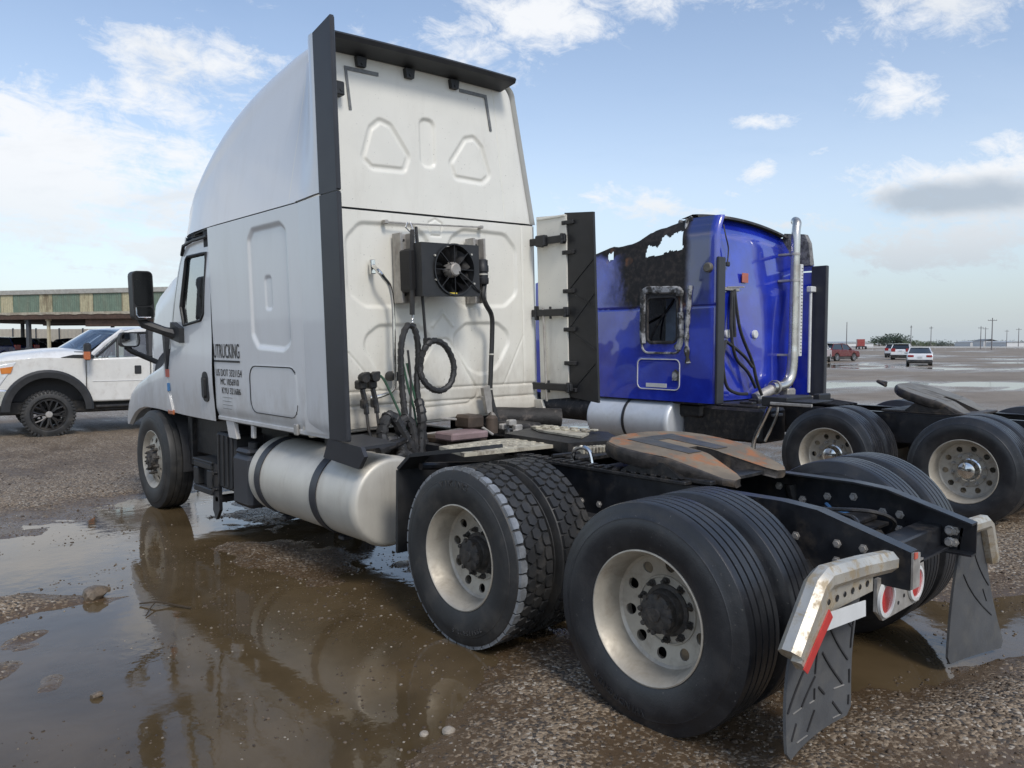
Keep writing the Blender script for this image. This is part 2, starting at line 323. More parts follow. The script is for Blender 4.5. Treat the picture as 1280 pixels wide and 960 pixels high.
def props(o, label=None, cat=None, group=None, kind=None):
    for k, v in (('label', label), ('category', cat), ('group', group), ('kind', kind)):
        if v: o[k] = v
    return o
def obj(name, mb, mat, parent=None, smooth=35, loc=None, rot=None, **kw):
    me = mb if isinstance(mb, bpy.types.Mesh) else mb.mesh(name, mat if isinstance(mat, (list, tuple)) else [mat], smooth)
    if not me.materials and mat: me.materials.append(mat)
    o = bpy.data.objects.new(name, me); C.objects.link(o)
    if parent: o.parent = parent
    if loc: o.location = loc
    if rot: o.rotation_euler = rot
    return props(o, **kw)
def thing(name, label, cat, loc=(0,0,0), rz=0, group=None):
    o = bpy.data.objects.new(name, None); C.objects.link(o); o.empty_display_size = .3
    o.location = loc; o.rotation_euler = (0,0,rz); return props(o, label, cat, group)
def kids(o): return [c for c in C.objects if c.parent == o]
def dup(o, parent=None, loc=None, rot=None, **kw):
    c = o.copy(); C.objects.link(c)
    if parent is not None: c.parent = parent
    if loc is not None: c.location = loc
    if rot is not None: c.rotation_euler = rot
    for ch in kids(o): dup(ch, c)
    return props(c, **kw)

_fc = {}
def text_pts(s, size=1., depth=.0):
    """flat text mesh: returns verts (x,y,z), faces"""
    k = (s, size, depth)
    if k in _fc: return _fc[k]
    cu = bpy.data.curves.new('t', 'FONT'); cu.body = s; cu.size = size; cu.extrude = depth; cu.resolution_u = 3
    ob = bpy.data.objects.new('t', cu); C.objects.link(ob); bpy.context.view_layer.update()
    me = bpy.data.meshes.new_from_object(ob.evaluated_get(bpy.context.evaluated_depsgraph_get()))
    out = ([tuple(v.co) for v in me.vertices], [tuple(p.vertices) for p in me.polygons])
    bpy.data.objects.remove(ob); bpy.data.meshes.remove(me); bpy.data.curves.remove(cu); _fc[k] = out; return out
def sstep(a, b, x): t = np.clip((x-a)/(b-a), 0, 1); return t*t*(3-2*t)
def sd_poly(px, pz, poly):
    px = np.asarray(px, float); pz = np.asarray(pz, float); d = np.full(px.shape, 1e9); inside = np.zeros(px.shape, bool); n = len(poly)
    for i in range(n):
        (ax, az_), (bx, bz) = poly[i], poly[(i+1) % n]; ex, ez = bx-ax, bz-az_
        wx, wz = px-ax, pz-az_; t = np.clip((wx*ex+wz*ez)/(ex*ex+ez*ez+1e-12), 0, 1)
        d = np.minimum(d, np.hypot(wx-ex*t, wz-ez*t))
        cnd = ((az_ > pz) != (bz > pz)) & (px < (bx-ax)*(pz-az_)/(bz-az_+1e-12)+ax); inside ^= cnd
    return np.where(inside, -d, d)
def smooth_path(pts, n=6):
    pts = [Vector(p) for p in pts]; P = [pts[0]]+pts+[pts[-1]]; out = []
    for i in range(1, len(P)-2):
        for k in range(n):
            t = k/n; a, b, c, d = P[i-1], P[i], P[i+1], P[i+2]
            out.append(.5*((2*b)+(c-a)*t+(2*a-5*b+4*c-d)*t*t+(3*b-a-3*c+d)*t*t*t))
    out.append(pts[-1]); return out
def rrect(a0, a1, b0, b1, r, n=4):
    out = []
    for (cx, cy, s0) in ((a1-r, b1-r, 0), (a0+r, b1-r, 90), (a0+r, b0+r, 180), (a1-r, b0+r, 270)):
        for k in range(n+1): t = R(s0+90*k/n); out.append((cx+r*math.cos(t), cy+r*math.sin(t)))
    return out

# ---------------------------------------------------------------- ground, water, gravel
_lat = RNG.random((256, 256))
def vnoise(x, y):
    xi = np.floor(x).astype(int); yi = np.floor(y).astype(int); fx = x-xi; fy = y-yi
    fx = fx*fx*(3-2*fx); fy = fy*fy*(3-2*fy)
    a = _lat[xi % 256, yi % 256]; b = _lat[(xi+1) % 256, yi % 256]; c = _lat[xi % 256, (yi+1) % 256]; d = _lat[(xi+1) % 256, (yi+1) % 256]
    return (a*(1-fx)+b*fx)*(1-fy)+(c*(1-fx)+d*fx)*fy-.5
def fbm(x, y, s, o=4, g=.5):
    t = 0; a = 1.
    for k in range(o): t = t+a*vnoise(x*s+17.3*k, y*s+9.1*k); s *= 2.03; a *= g
    return t
BLOBS = [  # x, y, rx, ry, rot, height
    (-3.1, 4.9, 1.9, .95, .1, -.034), (-3.3, 2.9, 1.5, 1.9, 0, -.040), (-3.2, 1.3, 1.3, 1.5, 0, -.036), (-1.75, 5.0, .55, 1.3, 0, -.034),
    (-2.1, 2.0, .7, 1.2, .2, -.034), (-1.75, 3.3, .5, .9, 0, -.026), (-1.0, 6.3, .55, .8, 0, -.034), (-1.3, 1.75, .5, .7, 0, -.022),
    (-2.2, 1.0, .7, .6, 0, -.026), (-4.6, 3.5, 1.2, 2.5, 0, -.03), (-.9, 2.6, .4, .5, 0, -.02),
    (-3.05, 3.78, .36, .28, .2, .064), (-3.45, 3.7, .5, .3, 0, .060), (-3.32, 2.6, .36, .18, .5, .068), (-3.02, 2.28, .15, .28, -.3, .060), (-2.95, 3.15, .16, .10, .3, .044), (-2.62, 3.62, .2, .12, 0, .034),
    (-3.05, 3.0, .22, .14, 0, .036), (-2.5, 4.6, .15, .1, 0, .016), (-2.3, 2.9, .18, .35, .4, .020), (-2.35, 3.4, .25, .16, 0, .022),
    (-1.30, .95, .60, .55, 0, .028), (-1.85, .35, .5, .4, 0, .028), (-1.15, 3.75, .45, .6, .2, .026), (-.8, .2, .4, .5, 0, .018), (-1.4, 4.6, .25, .4, 0, .012),
    (.95, -.35, .75, .42, -.5, -.032), (1.9, -.95, .7, .45, -.6, -.036), (1.3, -.75, .5, .3, -.3, -.026), (.15, -.35, .7, .35, -.3, -.022),
    (2.6, -1.3, .8, .5, -.6, -.03), (.1, -1.05, .5, .3, -.3, .03), (.6, -1.3, .8, .3, -.3, .026), (-.5, -.6, .5, .3, 0, .014), (1.0, -1.05, .35, .2, -.5, .015),
    (-1.1, 1.55, .55, .6, 0, -.022), (-1.75, .95, .35, .5, .3, -.018), (-.2, 2.0, 1.0, 2.5, 0, -.010), (-.4, 5.0, .8, 1.6, 0, -.012),
    (-3.5, 8.6, 4.0, 1.5, 0, .022), (-1.5, 8.0, 2.0, .9, 0, .022), (3.5, .5, 1.2, 1.6, 0, .022), (4.2, -1.2, 1.8, 1.2, 0, .02), (3.2, 3.5, 1.5, 2.0, 0, .012),
    (-.6, 14, 7, 4, 0, .02)]
def ground_h(x, y):
    h = .012+fbm(x, y, .9, 3, .5)*.016+fbm(x, y, 4.2, 4, .6)*.019
    for bx, by, rx, ry, ro, a in BLOBS:
        c, s = math.cos(ro), math.sin(ro); u = ((x-bx)*c+(y-by)*s)/rx; v = (-(x-bx)*s+(y-by)*c)/ry
        h = h+a*np.exp(-(u*u+v*v)**1.5)
    d = np.hypot(x, y-3); far = sstep(11, 26, d)
    ru = (x*.737-y*.676)*.05; rv = (x*.676+y*.737)*.24; hf = .010+fbm(ru, rv, 1., 4, .6)*.075+fbm(x, y, .9, 2)*.012+.03*sstep(60, 140, d)
    wl = sstep(6, -6, x)*far                       # the left side far off is dry
    rise = .34*sstep(36, 52, y)*sstep(.45, .33, x/np.maximum(y, 1.))     # the ground climbs a little under the shelter
    return h*(1-far)+(hf+.05*wl+rise)*far
def spaced(a, b, step, far, ratio=1.09):
    c = list(np.arange(a, b+step/2, step)); s = step; hi = c[-1]
    while hi < far: s *= ratio; hi += s; c.append(hi)
    s = step; lo = c[0]; pre = []
    while lo > -far: s *= ratio; lo -= s; pre.append(lo)
    return np.array(pre[::-1]+c)
gx = spaced(-5.2, 3.6, .035, 9000); gy = spaced(-2.0, 7.5, .035, 9000)
GX, GY = np.meshgrid(gx, gy, indexing='ij')
GZ = ground_h(GX, GY)
def big_grid(name, GX, GY, GZ):
    ni, nj = GX.shape; me = bpy.data.meshes.new(name); me.vertices.add(ni*nj)
    me.vertices.foreach_set('co', np.stack([GX, GY, GZ], -1).astype(np.float32).ravel())
    i, j = np.meshgrid(np.arange(ni-1), np.arange(nj-1), indexing='ij'); a = (i*nj+j).ravel()
    q = np.stack([a, a+nj, a+nj+1, a+1], 1).astype(np.int32); nf = len(q)
    me.loops.add(nf*4); me.polygons.add(nf); me.loops.foreach_set('vertex_index', q.ravel())
    me.polygons.foreach_set('loop_start', np.arange(nf, dtype=np.int32)*4); me.polygons.foreach_set('use_smooth', np.ones(nf, bool))
    me.update(calc_edges=True); return me
def ground_mat():
    m = bpy.data.materials.new('wet_gravel'); m.use_nodes = True; t = NT(m.node_tree); b = t.n['Principled BSDF']
    V = t.new('ShaderNodeTexCoord').outputs['Object']; s = t.new('ShaderNodeSeparateXYZ'); t.l.new(V, s.inputs[0])
    ln = t.new('ShaderNodeVectorMath', operation='LENGTH'); t.l.new(t.mapping(V, loc=(2, -1.5, 0)), ln.inputs[0]); dist = ln.outputs['Value']
    vo = t.new('ShaderNodeTexVoronoi'); vo.inputs['Scale'].default_value = 62; t.l.new(V, vo.inputs['Vector'])
    vo2 = t.new('ShaderNodeTexVoronoi'); vo2.inputs['Scale'].default_value = 24; t.l.new(V, vo2.inputs['Vector'])
    sc = t.new('ShaderNodeSeparateColor'); t.l.new(vo.outputs['Color'], sc.inputs[0]); sc2 = t.new('ShaderNodeSeparateColor'); t.l.new(vo2.outputs['Color'], sc2.inputs[0])
    n = t.noise(V, 1.4, 6, .6); nl = t.noise(V, .12, 5, .6); nf = t.noise(V, 18, 5, .65)
    dryness = t.ss(t.math('ADD', s.outputs[2], t.math('MULTIPLY', t.math('SUBTRACT', n, .5), .03)), .003, .042)
    mud = t.mix(nf, (.068,.044,.024), (.13,.087,.050))
    stone = t.mix(sc.outputs[0], (.16,.117,.076), (.33,.255,.175))
    stone = t.mix(t.math('GREATER_THAN', sc.outputs[1], .90), stone, (.42,.37,.30))
    stone = t.mix(t.math('LESS_THAN', sc.outputs[1], .22), stone, (.07,.06,.05))
    cov = t.ss(t.math('ADD', t.math('ADD', sc.outputs[2], t.math('MULTIPLY', dryness, .75)), t.math('MULTIPLY', t.math('SUBTRACT', nf, .5), .9)), .70, 1.02)
    near = t.mix(cov, mud, t.mix(dryness, t.mix(.45, stone, (.12,.082,.050)), stone))
    farc = t.mix(t.ss(nl, .35, .65), (.225,.186,.142), (.30,.25,.195))
    farc = t.mix(t.math('MULTIPLY', t.ss(t.noise(t.mapping(V, (1,1,1)), .9, 6, .65), .4, .7), .5), farc, (.155,.122,.092))
    fm = t.ss(dist, 9, 24)
    farc = t.mix(t.math('MULTIPLY', t.ss(n, .35, .7), .25), farc, stone)
    c = t.mix(fm, near, farc)
    t.l.new(c, b.inputs['Base Color'])
    wet = t.math('MULTIPLY', t.math('SUBTRACT', 1.0, dryness), t.math('SUBTRACT', 1.0, cov))
    t.l.new(t.math('SUBTRACT', .75, t.math('MULTIPLY', wet, .5)), b.inputs['Roughness'])
    b.inputs['Specular IOR Level'].default_value = .4
    bp = t.new('ShaderNodeBump'); bp.inputs['Strength'].default_value = .7; bp.inputs['Distance'].default_value = .012
    hh = t.math('ADD', t.math('MULTIPLY', t.math('SUBTRACT', 1.0, vo.outputs['Distance']), cov), t.math('MULTIPLY', nf, .6))
    t.l.new(hh, bp.inputs['Height']); t.l.new(bp.outputs[0], b.inputs['Normal'])
    return m
MAT['ground'] = ground_mat()
gm = big_grid('ground', GX, GY, GZ); gm.materials.append(MAT['ground'])
obj('ground', gm, None, kind='structure')
def water_mat():
    m = bpy.data.materials.new('muddy_water'); m.use_nodes = True; t = NT(m.node_tree); b = t.n['Principled BSDF']
    V = t.new('ShaderNodeTexCoord').outputs['Object']
    n = t.noise(V, 1.3, 5, .6, .4)
    t.l.new(t.mix(t.ss(n, .3, .7), (.072,.050,.025), (.118,.083,.044)), b.inputs['Base Color'])
    t.l.new(t.math('ADD', .03, t.math('MULTIPLY', t.ss(t.noise(V, 2.4, 5, .6), .45, .75), .10)), b.inputs['Roughness']); b.inputs['IOR'].default_value = 1.43; b.inputs['Specular IOR Level'].default_value = .5
    bp = t.new('ShaderNodeBump'); bp.inputs['Strength'].default_value = .05; bp.inputs['Distance'].default_value = .02
    t.l.new(t.noise(t.mapping(V, (1, 1, 1)), 9, 3, .5), bp.inputs['Height']); t.l.new(bp.outputs[0], b.inputs['Normal'])
    return m
MAT['water'] = water_mat()
wm = MB(); wm.add([(-60,-40,0),(400,-40,0),(400,400,0),(-60,400,0)], [(0,1,2,3)])
obj('puddle_water', wm, MAT['water'], smooth=0, kind='structure')

def pebble_field(name, n, xr, yr, rs, wfun, sink=.3):
    """loose stones as real geometry in one mesh"""
    t = (1+5**.5)/2
    iv = np.array([(-1,t,0),(1,t,0),(-1,-t,0),(1,-t,0),(0,-1,t),(0,1,t),(0,-1,-t),(0,1,-t),(t,0,-1),(t,0,1),(-t,0,-1),(-t,0,1)], float)/math.hypot(1, t)
    itri = np.array([(0,11,5),(0,5,1),(0,1,7),(0,7,10),(0,10,11),(1,5,9),(5,11,4),(11,10,2),(10,7,6),(7,1,8),(3,9,4),(3,4,2),(3,2,6),(3,6,8),(3,8,9),(4,9,5),(2,4,11),(6,2,10),(8,6,7),(9,8,1)])
    x = RNG.uniform(*xr, n*3); y = RNG.uniform(*yr, n*3); z = ground_h(x, y)
    keep = RNG.random(n*3) < wfun(x, y, z); x, y, z = x[keep][:n], y[keep][:n], z[keep][:n]; n = len(x)
    r = rs[0]*(rs[1]/rs[0])**(RNG.random(n)**2.2)
    sc = r[:, None]*RNG.uniform(.7, 1.25, (n, 3))*np.array([1, 1, .7]); a = RNG.uniform(0, 2*PI, n)
    P = iv[None]*RNG.uniform(.8, 1.15, (n, 12, 1))*sc[:, None]
    ca, sa = np.cos(a)[:, None], np.sin(a)[:, None]
    X = P[..., 0]*ca-P[..., 1]*sa+x[:, None]; Y = P[..., 0]*sa+P[..., 1]*ca+y[:, None]; Z = P[..., 2]+(z+sc[:, 2]*(1-sink*2)*.6)[:, None]
    me = bpy.data.meshes.new(name); me.vertices.add(n*12); me.vertices.foreach_set('co', np.stack([X, Y, Z], -1).astype(np.float32).ravel())
    q = (itri[None]+np.arange(n)[:, None, None]*12).reshape(-1).astype(np.int32); nf = n*20
    me.loops.add(nf*3); me.polygons.add(nf); me.loops.foreach_set('vertex_index', q); me.polygons.foreach_set('loop_start', np.arange(nf, dtype=np.int32)*3)
    me.update(calc_edges=True)
    at = me.attributes.new('tone', 'FLOAT', 'POINT'); at.data.foreach_set('value', np.repeat(RNG.random(n).astype(np.float32), 12))
    return me
def pebble_mat():
    m = bpy.data.materials.new('pebbles'); m.use_nodes = True; t = NT(m.node_tree); b = t.n['Principled BSDF']
    a = t.new('ShaderNodeAttribute'); a.attribute_name = 'tone'
    cr = t.new('ShaderNodeValToRGB'); t.l.new(a.outputs['Fac'], cr.inputs[0]); e = cr.color_ramp.elements
    e[0].color = (.045,.032,.022,1); e[1].color = (.34,.30,.245,1); e[1].position = 1
    for p, c in ((.5, (.09,.065,.045,1)), (.8, (.14,.107,.077,1)), (.92, (.20,.165,.125,1)), (.97, (.27,.235,.19,1))): q = e.new(p); q.color = c
    t.l.new(cr.outputs[0], b.inputs['Base Color']); b.inputs['Roughness'].default_value = .62; b.inputs['Specular IOR Level'].default_value = .3
    return m
MAT['pebble'] = pebble_mat()
def w_near(x, y, z):
    p = fbm(x, y, 2.1, 4, .6)
    return np.clip(.06+sstep(-.004, .03, z)*.55+p*1.3, 0, 1)*(z > -.008)*np.exp(-np.maximum(0, np.hypot(x+3.9, y+2.1)-4)/3.5)
obj('gravel', pebble_field('gravel', 36000, (-5, 3.4), (-1.9, 9), (.003, .011), w_near), MAT['pebble'], kind='stuff')
def w_coarse(x, y, z):
    p = fbm(x, y, 1.2, 3, .6)
    return np.clip(sstep(.0, .03, z)*.7+p, 0, 1)*(z > -.004)
def w_wet(x, y, z):
    p = fbm(x, y, 1.7, 4, .65); right = np.exp(-(((x+1.35)/.85)**2+((y-2.9)/1.9)**2)); left = np.exp(-(((x+3.0)/.55)**2+((y-3.3)/1.5)**2)); near = np.exp(-(((x+1.9)/.8)**2+((y-.7)/.7)**2)); rt = np.exp(-(((x-.4)/1.2)**2+((y+.8)/.5)**2))
    return np.clip(p*2.4-.05+.95*right+.35*left+.5*near+.5*rt, .012, 1)*(z < .004)*np.exp(-np.maximum(0, np.hypot(x+3.9, y+2.1)-5)/4)
_gh = ground_h
ground_h = lambda x, y: np.maximum(_gh(x, y), -.0025)          # stones resting in the shallow water, tips showing
obj('wet_gravel', pebble_field('wet_gravel', 15000, (-4.6, 3.0), (-1.9, 7), (.0035, .0115), w_wet, .25), MAT['pebble'], kind='stuff')
ground_h = _gh
obj('coarse_gravel', pebble_field('coarse_gravel', 900, (-4.6, 4.5), (-1.9, 11), (.008, .020), w_coarse), MAT['pebble'], kind='stuff')
def stone_mesh(r, seed, sq=(1,1,.7)):
    rg = random.Random(seed); bm = bmesh.new(); bmesh.ops.create_icosphere(bm, subdivisions=2, radius=1)
    dirs = [(Vector((rg.gauss(0,1), rg.gauss(0,1), rg.gauss(0,1))).normalized(), rg.uniform(.62,.95)) for _ in range(11)]
    for v in bm.verts:
        for d, k in dirs:
            e = v.co.dot(d)
            if e > k: v.co -= d*(e-k)*.9
        v.co = Vector((v.co.x*sq[0], v.co.y*sq[1], v.co.z*sq[2]))*r
    me = bpy.data.meshes.new('stone'); bm.to_mesh(me); bm.free()
    me.polygons.foreach_set('use_smooth', [True]*len(me.polygons)); me.set_sharp_from_angle(angle=R(24)); return me
MAT['stone'] = M_('wet_stone', (.16,.125,.09), .5, vary=.4, vscale=22, bump=.5, bscale=50, dirt=(.05,.035,.025), dirt_amt=.6, dirt_scale=20)
MAT['pale_stone'] = M_('pale_stone', (.31,.27,.22), .6, vary=.2, vscale=20)
for px, py, r, lab, mm in ((-2.50, 3.60, .085, 'brown lump of stone standing out of the left puddle', 'stone'), (-2.905, 1.99, .03, 'small brown stone alone in the near left puddle', 'stone'),
                       (-1.86, .56, .03, 'pale pebble at the edge of the gravel patch near the front', 'pale_stone'), (-1.95, .62, .02, 'small pale pebble beside the largest pale one', 'pale_stone'),
                       (-2.38, 3.75, .022, 'tiny dark stone right beside the brown lump in the left puddle', 'stone')):
    me = stone_mesh(r, int(px*100), (1.1,.95,.75)); me.materials.append(MAT[mm])
    z = float(ground_h(np.array([px]), np.array([py]))[0])
    props(obj('stone', me, None, loc=(px, py, max(z, 0)+r*.3)), lab, 'stone', 'stones lying about the puddles')
tw = MB(); tw.tube([(-2.32,3.25,.012),(-2.25,3.16,.03),(-2.2,3.12,.02),(-2.1,2.95,.008)], .006, 5); tw.tube([(-2.25,3.16,.03),(-2.31,3.08,.02),(-2.36,3.0,.008)], .004, 5)
props(obj('twig', tw, M_('twig_bark', (.05,.035,.02), .7)), 'thin forked dead twig lying in the left puddle', 'twig')

# ---------------------------------------------------------------- wheels
def disc_mb(mb, r0, r1, rh, hr, nh, xf, seg=24, depth=.012):
    for k in range(nh):
        th0 = 2*PI*(k+.5)/nh; aw = PI/nh; inner = []; outer = []
        corners = []
        for j in range(seg):
            t = 2*PI*j/seg; dxr, dxa = math.cos(t), math.sin(t)      # r direction, arc direction
            inner.append((rh+hr*dxr, th0+hr*dxa/rh))
            L = 1e9
            if dxr > 1e-9: L = min(L, (r1-rh)/dxr)
            if dxr < -1e-9: L = min(L, (r0-rh)/dxr)
            if abs(dxa) > 1e-9: L = min(L, aw*rh/abs(dxa))
            outer.append((rh+L*dxr, th0+L*dxa/rh))
        # snap the nearest samples to the four corners
        for rc, sc in ((r1,1),(r1,-1),(r0,1),(r0,-1)):
            ct = (rc, th0+sc*aw); j = min(range(seg), key=lambda q: (outer[q][0]-ct[0])**2+((outer[q][1]-ct[1])*rh)**2); outer[j] = ct
        P = lambda q, dd=0: (xf(q[0])+dd, q[0]*math.cos(q[1]), q[0]*math.sin(q[1]))
        vs = [P(q) for q in outer]+[P(q) for q in inner]+[P(q, depth) for q in inner]
        fs = []
        for j in range(seg):
            j2 = (j+1) % seg; fs += [(j, j2, seg+j2, seg+j), (seg+j, seg+j2, 2*seg+j2, 2*seg+j)]
        mb.add(vs, fs)
def arc_text(s, r, a0, size, x, inward=False, k=1.):
    """raised letters round a sidewall, facing -x; a0 = angle of the middle of the word (from +z towards -y)"""
    out = MB(); adv = size*.72*k; n = len(s)
    for i, chh in enumerate(s):
        if chh == ' ': continue
        v, f = text_pts(chh, size, .003); xs = [p[0] for p in v]; cx = (max(xs)+min(xs))/2
        off = (i-(n-1)/2)*adv
        V = []
        for p in v:
            u = (p[0]-cx)*k+off; rr = r+(p[1] if not inward else -p[1]); a = a0+(-u/r if not inward else u/r)
            # seen from -x with z up, the left side is +y
            V.append((x-p[2], rr*math.sin(a), rr*math.cos(a)))
        out.add(V, f)
    return out
WH = {}
def tyre_profile(R_, grooves, gd=.012):
    side = [(-.100,.290),(-.122,.296),(-.132,.315),(-.142,.355),(-.147,.395),(-.1445,.43),(-.1415,.436),(-.141,.444),(-.137,.448),(-.131,.476),(-.124,.492),(-.117,R_-.004),(-.108,R_)]
    mid = []
    for g in grooves: mid += [(g-.006,R_+.001),(g-.0045,R_-gd),(g+.0045,R_-gd),(g+.006,R_+.001)]
    return side+mid+[(-x, r) for x, r in side[::-1]]
def blocks(mb, R0, R1, n=42, edge=0):
    """deep staggered tread blocks of a drive tyre"""
    def cyl(x, a, r): return (x, r*math.sin(a), r*math.cos(a))
    st = 2*PI/n
    def blk(poly, a0):
        m = len(poly); vs = [cyl(x, a0+t, R0) for x, t in poly]
        cx = sum(p[0] for p in poly)/m; ct = sum(p[1] for p in poly)/m
        vs += [cyl(cx+(x-cx)*.93, a0+ct+(t-ct)*.93, R1) for x, t in poly]
        mb.add(vs, [tuple(range(m, 2*m))[::-1]]+[(i, (i+1) % m, m+(i+1) % m, m+i)[::-1] for i in range(m)])
    for k in range(n):
        a = k*st
        for sg in (-1, 1):
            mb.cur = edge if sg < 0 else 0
            q = [(sg*.118,.06*st),(sg*.118,.94*st),(sg*.079,.94*st),(sg*.070,.72*st),(sg*.070,.28*st),(sg*.079,.06*st)]
            blk(q if sg < 0 else q[::-1], a+(0 if sg < 0 else .5*st))
            mb.cur = 0
            q = [(sg*.063,.25*st),(sg*.063,.75*st),(sg*.034,.97*st),(sg*.005,.78*st),(sg*.005,.22*st),(sg*.034,.03*st)]
            blk(q if sg < 0 else q[::-1], a+(.5*st if sg < 0 else 0))
def make_wheel_meshes():
    R_ = .512
    m = MB(); m.lathe(tyre_profile(R_, [-.073,-.026,.026,.073], .006), 96); WH['tyre_rib'] = m.mesh('tyre', [MAT['tyre_wet']], 40)
    m = MB(); p = tyre_profile(.500, []); m.lathe(p, 84); blocks(m, .495, R_+.002)
    WH['tyre_lug'] = m.mesh('tyre', [MAT['tyre']], 30)
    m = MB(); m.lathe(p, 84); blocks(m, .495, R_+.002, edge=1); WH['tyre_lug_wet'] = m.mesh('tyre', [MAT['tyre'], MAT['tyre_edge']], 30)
    m = MB(); m.lathe(tyre_profile(R_, [-.06,0,.06], .010), 80); WH['tyre_steer'] = m.mesh('tyre', [MAT['tyre']], 40)
    # deep dished aluminium rim of the outer dual
    m = MB(); m.lathe([(-.100,.286),(-.121,.303),(-.130,.302),(-.132,.296),(-.124,.289),(-.104,.283),(-.085,.272),(-.02,.262),(.010,.258),(.022,.246)], 72)
    disc_mb(m, .160, .246, .204, .0265, 10, lambda r: .022+(.246-r)*.18)
    m.lathe([(.0375,.160),(.030,.157),(.030,.150),(.036,.147),(.036,.090)], 60); m.lathe([(.10,.280),(.10,.262),(.03,.262)], 48)
    WH['rim_dual'] = m.mesh('rim', [MAT['rim']], 28)
    m = MB(); m.lathe([(-.100,.286),(-.121,.303),(-.130,.302),(-.132,.296),(-.124,.289),(-.118,.280),(-.100,.262),(-.085,.246)], 72)
    disc_mb(m, .150, .246, .200, .027, 10, lambda r: -.085-(.246-r)*.25); m.lathe([(-.109,.150),(-.110,.145),(-.108,.085)], 60); m.lathe([(.10,.286),(.10,.262),(-.08,.262)], 48)
    WH['rim_steer'] = m.mesh('rim', [MAT['rim']], 28)
    m = MB(); m.lathe([(-.10,.286),(-.12,.30),(-.128,.296),(-.115,.283),(-.06,.270),(.10,.268)], 48); m.lathe([(-.06,.27),(-.06,.09)], 40)
    WH['rim_inner'] = m.mesh('rim', [MAT['rim']], 35)
    def hub(x0, tip, rn, ch=False):
        m = MB()
        if ch: m.lathe([(x0+.01,.112),(x0-.004,.110),(x0-.010,.098),(x0-.05,.090),(x0-.075,.075),(x0-.088,.045),(x0-.092,.001)], 40)
        else:
            m.lathe([(x0+.012,.120),(x0-.008,.118),(x0-.012,.100),(x0-.045,.094),(x0-.050,.090),(tip+.008,.088),(tip+.003,.080),(tip,.070),(tip-.004,.035),(tip-.012,.03),(tip-.012,.001)], 36)
            for k in range(8):
                a = 2*PI*k/8; m.lathe([(tip+.014,.012),(tip-.006,.012),(tip-.006,.001)], 6, c=(0, .084*math.cos(a), .084*math.sin(a)))
        return m
    def nuts(x0, n=10, rc=.1425, s=.019, L=.035):
        m = MB()
        for k in range(n):
            a = 2*PI*(k+.3)/n; m.lathe([(x0,.021),(x0-.006,.021),(x0-.006,s-.002),(x0-L,s-.004),(x0-L,.009),(x0-L-.018,.008),(x0-L-.018,.0005)], 6, c=(0, rc*math.cos(a), rc*math.sin(a)))
        return m
    WH['hub_dark'] = hub(.036, -.055, 0).mesh('hub', [MAT['hub']], 30); WH['nuts_dark'] = nuts(.036, L=.020, rc=.135, s=.017).mesh('lug_nuts', [MAT['hub']], 30)
    WH['hub_steer'] = hub(-.108, -.165, 0).mesh('hub', [MAT['hub']], 30); WH['nuts_steer'] = nuts(-.108).mesh('lug_nuts', [MAT['hub']], 30)
    WH['hub_chrome'] = hub(.036, 0, 0, True).mesh('hub', [MAT['chrome']], 30); WH['nuts_chrome'] = nuts(.036).mesh('lug_nuts', [MAT['galv']], 30)
    m = arc_text('VIKING', .405, .05, .05, -.1465, k=1.15)
    for q in (arc_text('295/75R22.5', .405, PI+.25, .034, -.1465),): m.add(q.v, q.f)
    WH['letter_a'] = m.mesh('sidewall_lettering', [MAT['tyre_letter']], 0)
    m = arc_text('WINDPOWER', .405, PI-.35, .042, -.1465, k=1.1)
    WH['letter_b'] = m.mesh('sidewall_lettering', [MAT['tyre_wet']], 0)
make_wheel_meshes()
def wheel(parent, x, y, z, rim, tyre, hub=None, nuts=None, letter=None, flip=False, spin=0.):
    """part 'wheel' (its rim) > tyre, hub, lug_nuts; outward is -x"""
    o = obj('wheel', WH[rim], None, parent, loc=(x, y, z), rot=(spin if not flip else -spin, 0, PI if flip else 0))
    obj('tyre', WH[tyre], None, o)
    if hub: obj('hub', WH[hub], None, o)
    if nuts: obj('lug_nuts', WH[nuts], None, o, kind='stuff')
    if letter: obj('sidewall_lettering', WH[letter], None, o, rot=(-spin, 0, 0), kind='stuff')
    return o

# ---------------------------------------------------------------- white truck
TILT = Matrix.Translation((0,0,1)) @ Matrix.Rotation(-.035, 4, 'Y') @ Matrix.Translation((0,0,-1))     # the cab leans to its left on soft springs
TR = thing('semi_truck', 'white sleeper cab semi truck without trailer, black side extenders, parked in the puddle', 'truck', (0,0,0))
def cab(name, mb, mat, parent=TR, **kw): mb.m = TILT; return obj(name, mb, mat, parent, **kw)

# --- wheels
wheel(TR, -1.075, 0, .505, 'rim_dual', 'tyre_rib', 'hub_dark', 'nuts_dark', 'letter_b', spin=.1)
wheel(TR, -.735, 0, .505, 'rim_inner', 'tyre_rib', spin=.2)
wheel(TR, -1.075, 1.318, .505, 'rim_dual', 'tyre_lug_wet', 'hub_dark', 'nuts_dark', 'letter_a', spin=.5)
wheel(TR, -.735, 1.318, .505, 'rim_inner', 'tyre_lug', spin=.2)
for yy in (0, 1.318):
    wheel(TR, 1.075, yy, .505, 'rim_dual', 'tyre_lug' if yy else 'tyre_rib', 'hub_dark', 'nuts_dark', flip=True, spin=.3); wheel(TR, .735, yy, .505, 'rim_inner', 'tyre_lug' if yy else 'tyre_rib', flip=True)
wheel(TR, -1.095, 6.39, .505, 'rim_steer', 'tyre_steer', 'hub_steer', 'nuts_steer', spin=.2)
wheel(TR, 1.095, 6.39, .505, 'rim_steer', 'tyre_steer', 'hub_steer', 'nuts_steer', flip=True)

